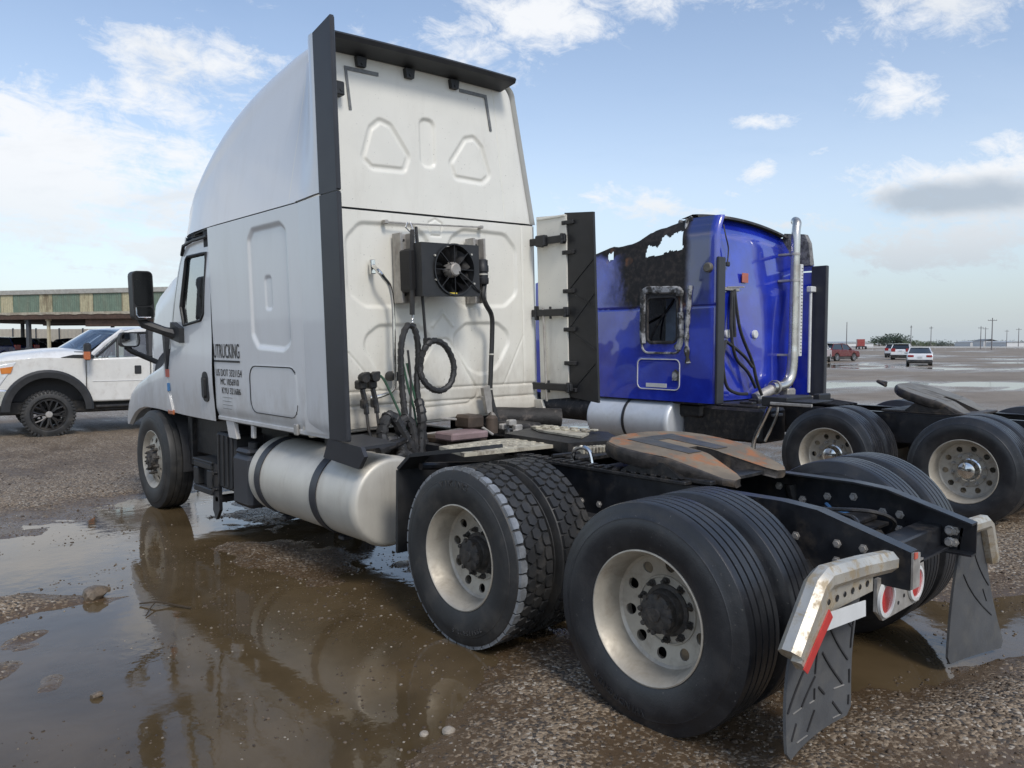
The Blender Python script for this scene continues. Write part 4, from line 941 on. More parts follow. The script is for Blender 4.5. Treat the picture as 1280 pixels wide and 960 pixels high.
# upper side fairing
def fair(u, v, off=0.):
    z = 2.772+v*((3.80-2.772)*(1-u)+(3.815-2.772)*u)
    xa = -(1.195-.20*(z-2.765)); xa = min(xa, -.97); ya = 3.12+.12*v*v; s_ = u*u*(3-2*u)
    return (xa*(1-s_)-1.23*s_+off, ya*(1-u)+2.69*u, z+.03*math.sin(u*PI)*v)
m = MB(); m.grid(rows(fair, 16, 30)); m.grid(rows(lambda u, v: fair(u, v, .03), 16, 30), flip=True)
m.grid([[fair(u, 1), fair(u, 1, .03)] for u in np.linspace(0, 1, 16)]); cab('side_fairing', m, MAT['white'])
for name, z0, z1, z2 in (('side_extender', 1.10, 2.752, 2.752), ('side_extender', 2.757, 3.815, 3.865)):
    m = MB(); m.prism([(2.69,z0),(2.455,z0),(2.455,z2),(2.69,z1)], 'x', -1.232, -1.205); m.box(-1.236,-1.20,2.448,2.470,z0+.002,z2-.004,.008); cab(name, m, MAT['black_trim'])
m = MB(); m.prism([(2.72,1.10),(2.30,1.08),(2.26,1.02),(2.34,.93),(2.80,.96)], 'x', -1.225, -1.195); m.prism([(2.72,1.10),(2.30,1.08),(2.30,1.06),(2.72,1.08)], 'x', -1.20, -.95)
cab('fairing_foot', m, MAT['black_trim'])
# roof trailing edge and its brackets
m = MB(); SP = [(3.14,3.985),(2.90,3.972),(2.885,3.955),(2.90,3.925),(3.09,3.895)]
vs = []; xs = np.linspace(-1.0, .80, 24)
for x in xs: vs.append([(x, y, z-.012*(x/.95)**2) for y, z in SP+[SP[0]]])
m.grid(vs); m.add(vs[0][:-1], [tuple(range(5))[::-1]]); m.add(vs[-1][:-1], [tuple(range(5))]); cab('roof_trailing_edge', m, MAT['black'], smooth=25)
for x in (-.62,-.18,.27):
    m = MB(); m.prism([(x-.045,3.885),(x+.045,3.885),(x+.035,3.815),(x-.035,3.815)], 'y', 3.06, 3.10); m.lathe([(3.055,.012),(3.0595,.012),(3.0595,.0005)], 8, ax='y', c=(x,0,3.835)); m.lathe([(3.053,.0005),(3.053,.010),(3.058,.012)], 8, ax='y', c=(x,0,3.835)); cab('edge_bracket', m, MAT['black'])
m = MB(); m.box(-.95,-.80,3.02,3.10,3.56,3.66,.008); m.lathe([(3.015,.0005),(3.015,.014),(3.02,.014)], 8, ax='y', c=(-.83,0,3.60)); cab('extender_bracket', m, MAT['black'])
for p in ([(-.756,3.803),(-.456,3.808),(-.458,3.780),(-.732,3.776)], [(-.756,3.803),(-.732,3.776),(-.704,3.490),(-.728,3.490)], [(.341,3.835),(.638,3.833),(.615,3.805),(.343,3.808)], [(.638,3.833),(.690,3.535),(.664,3.535),(.615,3.805)]):
    m = MB(); m.prism(p, 'y', 3.092, 3.0975); cab('tape_strip', m, MAT['tape'], RW)
# door
DZ = [1.07,1.25,1.55,1.83,1.98,2.13,2.50,2.64,2.70]; DF = [5.86,6.03,5.90,5.80,5.72,5.66,5.49,5.40,5.36]
WIN = [(4.83,2.555),(4.885,2.02),(4.95,1.965),(5.40,1.925),(5.47,2.10),(5.335,2.53),(5.30,2.555)]
def dx_(y, z): return -1.2+.045*max(0, (y-4.9)/1.1)**2-.018*math.exp(-((z-1.45)/.28)**2)+.05*max(0, (z-1.9)/.8)**2-.004
nz, ny = 110, 90; m = MB(); P = []
for i in range(ny+1):
    r_ = []
    for j in range(nz+1):
        z = 1.07+(2.70-1.07)*j/nz; y = 4.723+(interp(z, DZ, DF)-4.723)*i/ny; r_.append((dx_(y, z), y, z))
    P.append(r_)
A = np.array(P); sdw = sd_poly(A[..., 1], A[..., 2], WIN)
m.grid(P, flip=True, skip=lambda i, j: sdw[i, j] < .0 and sdw[i+1, j+1] < .0)
DOOR = cab('door', m, MAT['white'])
wp = [(dx_(y, z)-.002, y, z) for y, z in WIN]; loop = []
for a, b in zip(wp, wp[1:]+wp[:1]):
    for k in range(4): loop.append(Vector(a).lerp(Vector(b), k/4))
m = MB(); m.tube(loop, .0135, 6, closed=True); cab('window_frame', m, MAT['black'], DOOR)
m = MB(); m.add([(p[0]+.015, p[1], p[2]) for p in wp], [tuple(range(len(wp)))[::-1]]); cab('window_pane', m, MAT['door_glass'], DOOR, smooth=0)
m = MB(); hp = [(4.955,1.49),(4.915,1.24)]; m.prism([(y, z) for y, z in rrect(4.815,4.955,1.235,1.505,.06)], 'x', -1.226, -1.20); m.prism([(y, z) for y, z in rrect(4.865,4.925,1.27,1.46,.028)], 'x', -1.245, -1.224); cab('door_handle', m, MAT['black'], DOOR)
m = MB(); m.tube([(-1.195,4.74,2.69),(-1.185,5.1,2.685),(-1.175,5.36,2.66),(-1.165,5.44,2.58)], .016, 6); cab('drip_rail', m, MAT['ink'], DOOR)
# front pillar, windscreen, right side, floor, dash
m = MB(); pl = []
for z in np.linspace(1.70, 2.75, 14): yf = interp(z, DZ, DF)+.012; pl.append([(dx_(yf, z), yf, z), (dx_(yf, z)+.015, yf+.07, z), (dx_(yf, z)+.07, yf+.13, z), (dx_(yf, z)+.12, yf+.12, z)])
m.grid(pl); n0 = len(m.v); m.mirror(0); cab('windscreen_pillar', m, MAT['cream'])
ws = []
for v in np.linspace(0, 1, 8):
    z = 1.72+1.03*v; yf = interp(z, DZ, DF)+.10; ws.append([(x, yf+.24*(1-(x/1.12)**2), z) for x in np.linspace(-1.1, 1.1, 18)])
m = MB(); m.grid(ws); cab('windscreen', m, MAT['glass'])
m = MB(); m.grid([[(1.195,y,z) for y in (3.12,4.8,5.9)] for z in (1.1,1.93)]); m.grid([[(1.195,y,z) for y in (3.12,4.8)] for z in (1.93,2.755)]); m.grid([[(1.195,4.8,2.56),(1.18,5.4,2.56)],[(1.195,4.8,2.755),(1.17,5.4,2.755)]])
cab('right_side', m, MAT['white'])
m = MB(); m.add([(1.19,4.8,1.93),(1.18,5.72,1.93),(1.17,5.4,2.56),(1.19,4.8,2.56)], [(0,1,2,3)]); cab('right_window', m, MAT['glass'], smooth=0)
m = MB(); m.box(-1.17,1.17,3.15,5.95,1.07,1.10,.01); m.box(-1.1,1.1,5.75,5.95,1.1,1.80,.06); m.box(-1.15,1.15,4.66,4.70,1.1,1.95); cab('cab_floor', m, MAT['interior'])
for sx in (-1, 1):
    m = MB(); m.box(sx*.62-.27,sx*.62+.27,4.85,5.3,1.35,1.55,.06); m.box(sx*.62-.26,sx*.62+.26,4.72,4.84,1.5,1.95,.05); cab('seat', m, MAT['interior_grey'])
m = MB(); m.tube([(-.62+.22*math.cos(a), 5.60-.08*math.sin(a), 1.78+.20*math.sin(a)) for a in np.linspace(0, 2*PI, 24, False)], .016, 6, closed=True); m.tube([(-.62,5.6,1.78),(-.62,5.85,1.65)], .03, 6); cab('steering_wheel', m, MAT['interior'])
m = MB(); m.box(-1.10,1.10,4.75,5.35,2.74,2.752); cab('headliner', m, MAT['interior_grey'])
# lettering on the sleeper side
def side_text(s, y_left, y_right, z0, z1, parent, x=-1.2035):
    v, f = text_pts(s, 1.); xs = [p[0] for p in v]; ys = [p[1] for p in v]; m = MB()
    sx = (y_left-y_right)/(max(xs)-min(xs)); sz = (z1-z0)/(max(ys)-min(ys))
    m.add([(x, y_left-(p[0]-min(xs))*sx, z0+(p[1]-min(ys))*sz) for p in v], f); return m
SIDE = [o for o in kids(TR) if o.name.startswith('sleeper_side')][0]
for s, a, b, z0, z1 in (('UTRUCKING',4.708,4.175,1.630,1.752),('US DOT 3321154',4.68,4.15,1.475,1.535),('MC 1056910',4.59,4.215,1.400,1.455),('KYU 321686',4.57,4.185,1.325,1.378)):
    m = side_text(s, a, b, z0, z1, SIDE); 
    v2 = [(p[0]-.0006, p[1]-.004, p[2]) for p in m.v] if s == 'UTRUCKING' else [(p[0]-.0006, p[1]-.0035, p[2]) for p in m.v]
    if v2: m.add(v2, m.f[:])
    cab('lettering', m, MAT['ink'], SIDE, smooth=0)
m = MB(); m.box(-1.205,-1.2035,4.17,4.705,1.595,1.612); cab('underline', m, MAT['ink'], SIDE, smooth=0)
m = MB()
for k in range(4): m.box(-1.2045,-1.2035,4.36+.02*(k % 2),4.56,1.29-.032*k,1.294-.032*k)
cab('faded_print', m, MAT['tape'], SIDE, smooth=0)
# fender, cowl side, raised hood
SO = [(5.98,1.02,1.56),(6.15,1.03,1.55),(6.30,1.035,1.50),(6.44,1.035,1.462),(6.62,1.035,1.42),(6.78,1.03,1.372),(6.95,1.0,1.325),(7.10,.945,1.268),(7.22,.87,1.20),(7.31,.80,1.10),(7.35,.80,.96)]
fe = []
for y, zl, zu in SO:
    r_ = [(-1.13,y,zl-.01),(-1.17,y,zl),(-1.175,y,zl+.05),(-1.172,y,(zl+zu)/2)]
    for k in range(7): t = PI/2*k/6; r_.append((-1.17+.16*(1-math.cos(t)), y, zu-.08+.09*math.sin(t)))
    r_.append((-.80, y, zu+.05)); fe.append(r_)
m = MB(); m.grid(fe, flip=True); m.add(fe[-1], [tuple(range(len(fe[-1])))]); obj('fender', m, MAT['white'], TR)
m = MB(); m.grid([[(-x, y, z) for x, y, z in r_] for r_ in fe]); obj('fender', m, MAT['white'], TR)
m = MB(); m.prism([(5.86,1.07),(6.05,1.10),(6.05,1.55),(5.93,1.60),(5.98,1.30)], 'x', -1.185, -1.15); cab('cowl_panel', m, MAT['white'])
m = MB(); m.box(-1.19,-1.165,5.84,5.99,1.045,1.095,.01); cab('marker_lamp', m, MAT['orange'])
m = MB(); m.prism([(5.93,1.50),(5.97,1.50),(6.0,1.85),(5.93,1.87)], 'x', -1.20, -1.15); cab('cowl_seal', m, MAT['black_trim'])
for nm, mt, a in (('sticker','decal_red',(6.02,6.12,1.42,1.50)),('sticker','decal_blue',(6.02,6.09,1.28,1.36))):
    m = MB(); m.box(-1.189,-1.186,a[0]-.12,a[1]-.12,a[2],a[3]); cab(nm, m, MAT[mt])
m = MB(); m.tube([(-1.187,5.62+.045*math.cos(t),1.33+.045*math.sin(t)) for t in np.linspace(0,2*PI,18,False)], .004, 4, closed=True); m.tube([(-1.187,5.60,1.33),(-1.187,5.65,1.33)], .006, 4); cab('round_emblem', m, MAT['tape'], DOOR)
m = MB(); hd = []
for y, zt in ((6.15,2.62),(6.45,2.585),(6.74,2.515),(6.96,2.43),(7.18,2.35),(7.34,2.26),(7.42,2.15),(7.46,2.0),(7.48,1.75)):
    hd.append([(-.84,y+.0,zt-.75),(-.83,y,zt-.30),(-.80,y,zt-.08),(-.70,y,zt),(-.45,y+.02,zt-.22),(0,y+.03,zt-.42),(.45,y+.02,zt-.22),(.70,y,zt),(.80,y,zt-.08),(.83,y,zt-.3),(.84,y,zt-.75)])
m.grid(hd, flip=True); m.add(hd[-1], [tuple(range(11))]); cab('hood', m, MAT['white'], smooth=60)
m = MB(); m.tube([(-.84,6.35,1.90),(-.86,6.15,1.98)], .012, 5); m.tube([(-.86,6.15,1.98),(-.60,6.10,2.15)], .007, 5); cab('wiper', m, MAT['black'])
# mirrors
m = MB(); m.prism(rrect(-1.565,-1.38,1.985,2.44,.045), 'y', 5.62, 5.74); o = cab('door_mirror', m, MAT['black'])
m = MB(); m.prism(rrect(-1.553,-1.392,2.12,2.428,.032), 'y', 5.612, 5.619); cab('mirror_pane', m, MAT['cblkglass'], o)
m = MB(); m.prism(rrect(-1.550,-1.395,2.0,2.105,.03), 'y', 5.614, 5.619); cab('spot_mirror', m, MAT['cblkglass'], o)
m = MB(); m.tube([(-1.546,5.612,2.10),(-1.546,5.612,2.03),(-1.53,5.612,2.008),(-1.42,5.612,2.006)], .007, 5); cab('mirror_rim', m, MAT['mirror'], o)
m = MB(); m.tube([(-1.50,5.70,2.03),(-1.46,5.70,1.95),(-1.30,5.62,1.875),(-1.19,5.56,1.835)], [.035,.045,.042,.06], 8); m.prism([(5.40,1.90),(5.62,1.96),(5.66,1.80),(5.40,1.76)], 'x', -1.245, -1.175); cab('mirror_arm', m, MAT['black'], o)
m = MB(); m.prism(rrect(-1.515,-1.325,1.675,1.825,.045), 'y', 6.36, 6.44); o = obj('hood_mirror', m, MAT['black'], TR)
m = MB(); m.prism(rrect(-1.503,-1.337,1.688,1.815,.04), 'y', 6.352, 6.359); obj('mirror_pane', m, MAT['mirror'], o)
m = MB(); m.tube([(-1.45,6.40,1.68),(-1.40,6.40,1.635),(-1.15,6.42,1.52)], .028, 8); obj('mirror_arm', m, MAT['black'], o)
# right side extender seen from inside
m = MB(); m.prism([(3.05,1.15),(2.70,1.19),(2.69,2.81),(3.06,2.83)], 'x', 1.175, 1.20); m.box(1.165,1.205,2.70,3.05,2.795,2.815,.004); RP = cab('side_fairing', m, MAT['cream'])
fl = MB(); fl.prism([(2.72,1.20),(2.36,1.16),(2.385,2.80),(2.72,2.83)], 'x', 1.19, 1.215); RX = cab('side_extender', fl, MAT['black'], smooth=20)
for z in (1.26,1.50,1.80,2.14,2.48,2.74):
    m = MB(); m.box(1.165,1.192,2.60,2.74,z-.018,z+.018,.005); m.lathe([(1.160,.0005),(1.160,.010),(1.165,.010)], 6, c=(0,2.71,z)); cab('clamp', m, MAT['ink'], RX)
for a, b in (((2.70,1.22),(2.39,1.50)),((2.70,1.80),(2.39,2.10)),((2.70,1.80),(2.38,1.62)),((2.70,2.14),(2.39,2.40)),((2.70,2.14),(2.39,2.0))):
    m = MB(); m.tube([(1.188,a[0],a[1]),(1.188,b[0],b[1])], .006, 4); cab('crease', m, MAT['black'], RX)
for y0, y1, z in ((2.66,3.25,2.60),(2.64,3.10,1.955),(2.62,3.20,1.285)):
    m = MB(); m.box(1.12,1.155,y0,y1,z-.032,z+.032,.006); m.box(1.11,1.165,y0+.02,y0+.05,z-.045,z+.045,.006); m.box(1.11,1.16,y1-.07,y1-.045,z-.065,z+.065,.006); m.tube([(1.14,(y0+y1)/2,z-.055),(1.14,(y0+y1)/2,z+.055)], .012, 6)
    if z > 2.5: m.box(1.09,1.15,(y0+y1)/2-.07,(y0+y1)/2+.05,z-.05,z+.05,.01)
    for yy in (y0+.03,y1-.05): m.lathe([(1.105,.0005),(1.105,.009),(1.115,.010)], 6, c=(0,yy,z))
    cab('panel_bracket', m, MAT['black'])
m = MB(); m.tube([(1.13,2.93,1.15),(1.13,2.95,2.0)], .011, 6); cab('panel_rod', m, MAT['galv'])
m = MB(); m.prism([(3.0,1.16),(3.08,1.16),(3.06,.98),(2.98,.95),(2.94,1.02)], 'x', 1.12, 1.15); cab('panel_foot', m, MAT['cream'])
# --- cooler with fan on the rear wall
for x0, x1 in ((-.386,-.263),(.352,.485)):
    m = MB(); m.box(x0,x1,3.055,3.095,2.045,2.59,.004); m.box(x0,x0+.022,2.98,3.055,2.045,2.59,.003); m.box(x1-.022,x1,2.98,3.055,2.045,2.59,.003); o = cab('mounting_channel', m, MAT['galv'])
    m = MB()
    for z in (2.10,2.53): m.lathe([(3.0525,.011),(3.0545,.011),(3.0545,.0005)], 8, ax='y', c=((x0+x1)/2,0,z)); m.lathe([(3.0515,.0005),(3.0515,.010)], 8, ax='y', c=((x0+x1)/2+.02,0,z+.01))
    cab('channel_hole', m, MAT['ink'], o)
m = MB(); m.box(-.37,.20,2.86,2.98,2.12,2.46,.01); m.box(-.40,-.33,2.84,2.99,2.13,2.45,.012); FAN = cab('oil_cooler', m, MAT['void'])
m = MB(); prof = rrect(-.358,.212,2.09,2.497,.012); n_ = 48
# shroud front with a round opening
oc = (-.045,2.297); ro = .192; out_ = []; inn = []
for j in range(n_):
    t = 2*PI*j/n_; c_, s_ = math.cos(t), math.sin(t); L = min(((.212-oc[0]) if c_ > 0 else (oc[0]+.358))/max(abs(c_), 1e-6), ((2.497-oc[1]) if s_ > 0 else (oc[1]-2.09))/max(abs(s_), 1e-6))
    out_.append((oc[0]+c_*L, oc[1]+s_*L)); inn.append((oc[0]+c_*ro, oc[1]+s_*ro))
for cx, cz in ((.212,2.497),(.212,2.09),(-.358,2.09),(-.358,2.497)):
    j = min(range(n_), key=lambda q: (out_[q][0]-cx)**2+(out_[q][1]-cz)**2); out_[j] = (cx, cz)
vs = [(x, 2.86, z) for x, z in out_]+[(x, 2.75, z) for x, z in out_]+[(x, 2.75, z) for x, z in inn]+[(oc[0]+(x-oc[0])*1.06, 2.735, oc[1]+(z-oc[1])*1.06) for x, z in inn]+[(x, 2.735, z) for x, z in inn]+[(x, 2.84, z) for x, z in inn]
fs = []
for k in range(5):
    for j in range(n_): fs.append((k*n_+j, k*n_+(j+1) % n_, (k+1)*n_+(j+1) % n_, (k+1)*n_+j)[::-1])
m.add(vs, fs); cab('fan_shroud', m, MAT['black'], FAN, smooth=30)
for k in range(11):
    a = 2*PI*k/11+.1; m = MB(); bl_ = []
    for u in np.linspace(0, 1, 6):
        r = .055+.130*u; w_ = .20+.22*u; bl_.append([(oc[0]+r*math.cos(a+w_*(q-.5)+.25*u*u), 2.80+.05*(q-.5), oc[1]+r*math.sin(a+w_*(q-.5)+.25*u*u)) for q in (0,.33,.66,1)])
    m.grid(bl_); cab('fan_blade', m, MAT['void'], FAN)
m = MB(); m.lathe([(2.82,.062),(2.755,.060),(2.745,.054),(2.73,.050),(2.722,.040),(2.722,.0005)], 28, ax='y', c=(oc[0],0,oc[1])); cab('fan_motor', m, MAT['galv'], FAN)
for k in range(8):
    a = 2*PI*k/8; m = MB(); m.tube([(oc[0]+.05*math.cos(a), 2.742, oc[1]+.05*math.sin(a)), (oc[0]+.195*math.cos(a), 2.742, oc[1]+.195*math.sin(a))], .0035, 4); cab('guard_spoke', m, MAT['ink'], FAN)
m = MB(); m.box(-.10,-.025,2.746,2.7495,2.098,2.118); cab('yellow_sticker', m, MAT['yellow'], FAN)
m = MB()
for x, z in ((-.235,2.40),(-.23,2.215),(.13,2.42),(.15,2.19)): m.lathe([(2.738,.0005),(2.738,.008),(2.75,.009)], 8, ax='y', c=(x,0,z))
cab('fan_bolt', m, MAT['alu'], FAN)
m = MB(); m.lathe([(2.20,.001),(2.20,.05),(2.215,.055),(2.25,.055),(2.255,.05),(2.30,.05),(2.305,.056),(2.35,.056),(2.36,.05),(2.40,.05),(2.41,.03),(2.41,.001)], 22, ax='z', c=(.395,2.93,0)); cab('cooler_filter', m, MAT['ink'], FAN)
m = MB(); m.lathe([(2.275,.0512),(2.275,.053),(2.287,.053),(2.287,.0512)], 22, ax='z', c=(.395,2.93,0)); cab('filter_clamp', m, MAT['alu'], FAN)
m = MB(); m.tube(smooth_path([(-.02,2.725,2.28),(.08,2.73,2.22),(.20,2.74,2.13),(.25,2.80,2.14)]), .008, 6); cab('fan_wire', m, MAT['hose'], FAN)
m = MB(); m.tube(smooth_path([(.41,2.92,2.20),(.375,2.90,2.10),(.42,2.92,2.03),(.515,2.96,1.93),(.53,2.98,1.75),(.505,2.98,1.45),(.50,2.98,1.25),(.54,2.93,.98)], 8), .0215, 8); cab('cooler_hose', m, MAT['hose'])
for z, x in ((1.60,.52),(1.30,.50)):
    m = MB(); m.lathe([(z,.0222),(z,.0235),(z+.012,.0235),(z+.012,.0222)], 12, ax='z', c=(x,2.98,0)); cab('hose_clip', m, MAT['alu'])
# --- rod, springs, hoses
m = MB(); m.tube([(-.466,3.06,2.674),(-.1,3.05,2.676),(.521,3.06,2.697)], .007, 6); m.box(-.475,-.44,3.05,3.1,2.66,2.69,.004); m.box(.50,.53,3.05,3.1,2.685,2.71,.004); cab('hose_rail', m, MAT['galv'])
def coil(path, r, wire, pitch):
    pts = smooth_path(path, 14); out = []; L = 0
    for a, b in zip(pts, pts[1:]):
        t = (b-a).normalized(); u = t.orthogonal().normalized() if not out else (u-t*u.dot(t)).normalized(); v = t.cross(u); d = (b-a).length; k = max(1, int(d/(pitch/7)))
        for i in range(k):
            ph = 2*PI*(L+d*i/k)/pitch; out.append(a.lerp(b, i/k)+r*(math.cos(ph)*u+math.sin(ph)*v))
        L += d
    m = MB(); m.tube(out, wire, 5); return m
def wrapped(path, r, pitch=.05):
    """hose wound in a spiral sleeve"""
    pts = smooth_path(path, 16); m = MB(); P = [pts[0]]; 
    for p in pts[1:]:
        if (p-P[-1]).length > pitch*.45: P.append(p)
    m.tube(P, [r*(1.0 if k % 2 else .80) for k in range(len(P))], 9); c = coil(path, r*.80, r*.24, pitch*1.0); m.add(c.v, c.f); return m
m = coil([(-.33,2.86,2.60),(-.315,2.85,2.35),(-.30,2.85,2.20)], .012, .0035, .012); m.tube([(-.345,2.9,2.66),(-.35,2.86,2.60)], .005, 5); cab('tension_spring', m, MAT['chrome'])
m = coil([(-.38,2.86,1.96),(-.385,2.86,1.88)], .009, .003, .010); m.tube([(-.36,2.92,2.66),(-.39,2.9,2.62),(-.36,2.88,2.58)], .005, 5); cab('tension_spring', m, MAT['chrome'])
m = MB(); m.tube([(-.357,2.86,2.60),(-.372,2.86,2.25),(-.383,2.86,1.95)], [.016,.021,.020], 8); cab('spring_sleeve', m, MAT['hose'])
m = MB(); m.tube(smooth_path([(-.335,2.84,2.62),(-.31,2.83,2.2),(-.278,2.84,1.76)]), .012, 7); m.box(-.295,-.24,2.81,2.86,1.70,1.77,.008); cab('hanger_strap', m, MAT['hose'])
cab('air_hose', wrapped([(-.50,2.80,.92),(-.515,2.84,1.4),(-.505,2.85,1.70),(-.46,2.85,1.84),(-.41,2.85,1.87),(-.365,2.85,1.82),(-.345,2.85,1.66),(-.375,2.84,1.40),(-.37,2.80,1.1),(-.355,2.72,.80)], .027), MAT['hose'])
cab('air_hose', wrapped([(-.35,2.83,1.45),(-.345,2.82,1.60),(-.31,2.80,1.70),(-.235,2.80,1.745),(-.13,2.80,1.71),(-.055,2.80,1.60),(-.04,2.80,1.50),(-.08,2.80,1.40),(-.17,2.80,1.352),(-.27,2.80,1.375),(-.345,2.81,1.46),(-.36,2.83,1.56)], .027), MAT['hose'])
cab('air_hose', wrapped([(-.42,2.76,1.30),(-.439,2.70,1.178),(-.45,2.70,1.045),(-.475,2.68,.84),(-.50,2.66,.76)], .040, .06), MAT['hose'])
cab('air_hose', wrapped([(-.80,2.66,.95),(-.80,2.70,1.08),(-.752,2.70,1.20),(-.686,2.70,1.185),(-.595,2.70,1.029),(-.505,2.68,.85),(-.47,2.66,.76)], .046, .062), MAT['hose'])
cab('air_hose', wrapped([(-.62,2.74,1.05),(-.589,2.73,1.17),(-.535,2.72,1.15),(-.51,2.71,1.02),(-.52,2.70,.86)], .040, .06), MAT['hose'])
cab('air_hose', wrapped([(-.86,2.74,.86),(-.80,2.72,.98),(-.70,2.70,1.03),(-.63,2.68,.94),(-.60,2.66,.80)], .042, .06), MAT['hose'])
cab('air_hose', wrapped([(-.76,2.62,.80),(-.70,2.62,.92),(-.62,2.62,.90),(-.56,2.62,.78)], .038, .06), MAT['hose'])
m = MB()
for q in ([(-.53,2.83,1.30),(-.52,2.82,1.15),(-.56,2.78,1.0)], [(-.45,2.84,1.68),(-.44,2.83,1.45),(-.46,2.82,1.2),(-.50,2.78,.95)]): m.tube(smooth_path(q), .009, 6)
cab('cable', m, MAT['hose'])
m = MB()
for q in ([(-.72,2.90,1.50),(-.66,2.88,1.48),(-.58,2.84,1.28),(-.50,2.78,1.02)], [(-.49,2.86,1.60),(-.46,2.84,1.40),(-.42,2.82,1.2),(-.43,2.78,.95)], [(-.45,2.86,1.58),(-.41,2.84,1.36),(-.39,2.82,1.2),(-.40,2.78,.95)]): m.tube(smooth_path(q), .009, 6)
cab('green_cable', m, MAT['green_hose'])
for x in (-.815,-.725):
    m = MB(); m.box(x-.035,x+.035,2.90,2.98,1.40,1.47,.012); m.lathe([(2.86,.001),(2.86,.035),(2.90,.04),(2.93,.03),(2.93,.001)], 14, ax='y', c=(x,0,1.49)); m.tube(smooth_path([(x,2.92,1.40),(x+.01,2.90,1.30),(x+.005,2.88,1.22)]), .020, 8); m.tube(smooth_path([(x+.005,2.88,1.22),(x+.01,2.84,1.05),(x+.10,2.78,.90)]), .011, 6); m.box(x-.025,x+.025,2.88,2.93,1.26,1.33,.01); m.box(x-.01,x+.06,2.89,2.92,1.50,1.53,.008); cab('hose_coupling', m, MAT['grease'])
m = MB(); m.lathe([(2.97,.001),(2.97,.036),(2.99,.042),(3.08,.038)], 14, ax='y', c=(-.47,0,1.475)); m.box(-.46,-.40,2.98,3.0,1.46,1.49,.006); cab('socket', m, MAT['black'])
m = MB(); m.tube(smooth_path([(-.589,3.07,2.335),(-.588,2.99,2.285),(-.55,2.98,2.235),(-.495,2.98,2.16),(-.475,2.98,2.0),(-.480,2.98,1.7),(-.483,2.98,1.45),(-.50,2.99,1.37),(-.58,3.03,1.33),(-.66,3.06,1.32)], 6), .0155, 10); m.box(-.61,-.565,3.06,3.09,2.27,2.38,.005); cab('grab_pipe', m, MAT['chrome'])
# under and behind the cab
m = MB(); m.box(-.36,.0,2.44,2.66,.985,1.045,.012); obj('crate', m, MAT['pinkbox'], TR)
m = MB(); m.box(-.06,.10,2.60,2.8,1.04,1.15,.02); m.lathe([(1.0,.001),(1.0,.05),(1.12,.05),(1.14,.03),(1.14,.001)], 14, ax='z', c=(.17,2.6,0)); m.box(-.30,.1,2.56,2.9,.93,1.0,.02); obj('hydraulic_pump', m, MAT['brownbox'], TR)
m = MB(); m.tube(smooth_path([(-.15,2.85,1.12),(0,2.72,1.10),(.08,2.62,1.05),(.14,2.55,.99)]), .011, 7); m.tube([(-.45,2.9,.97),(.1,2.9,.99)], .03, 8); obj('pipe', m, MAT['galv'], TR)
m = MB()
for q in range(7): m.box(.36+.02*(q % 3),.44+.02*(q % 3),2.50+.03*q,2.56+.03*q,.92+.04*(q % 4),.97+.04*(q % 4),.01)
m.box(.30,.36,2.3,2.6,.90,.93,.005); obj('valve_block', m, MAT['galv'], TR)
m = MB(); m.tube([(.42,3.0,1.25),(.50,2.98,1.10),(.47,2.9,1.05)], .022, 8); m.prism([(.40,1.32),(.47,1.34),(.52,1.12),(.44,1.10)], 'y', 2.96, 3.0); cab('hose_bracket', m, MAT['galv'])
m = MB(); m.tube([(-.44,2.6,.62),(-.44,3.3,.62)], .13, 18); m.tube([(.60,1.9,.60),(.60,2.9,.60)], .14, 18); obj('air_tank', m, MAT['frame'], TR)
m = MB(); m.box(-.95,-.5,2.75,3.3,.66,1.02,.03); m.box(-.9,-.45,3.3,4.0,.98,1.05,.01); m.tube(smooth_path([(-.9,2.6,.95),(-.6,2.7,1.0),(-.4,3.0,.98)]), .03, 8); obj('underbody', m, MAT['grease'], TR)
m = MB(); m.box(.50,1.10,2.9,3.6,.55,1.05,.04); m.tube([(.62,3.1,1.07),(1.12,2.75,1.05)], .085, 16); m.box(.46,.70,2.55,2.9,.75,1.05,.02); obj('aftertreatment_box', m, MAT['charred'], TR)
m = MB(); m.box(-1.14,-.5,4.95,5.8,1.0,1.06,.02); m.tube([(-1.0,6.39,.505),(-.6,6.39,.42),(.6,6.39,.42),(1.0,6.39,.505)], .06, 10); m.box(-1.05,-.45,5.75,5.85,.5,1.05,.01); obj('front_axle', m, MAT['grease'], TR)
m = MB(); ar = []
for t in np.linspace(-.15, PI+.15, 22): ar.append([(-1.12, 6.39+.60*math.cos(t), .52+.58*math.sin(t)), (-.72, 6.39+.60*math.cos(t), .52+.58*math.sin(t))])
m.grid(ar); obj('wheel_arch_liner', m, MAT['interior'], TR)

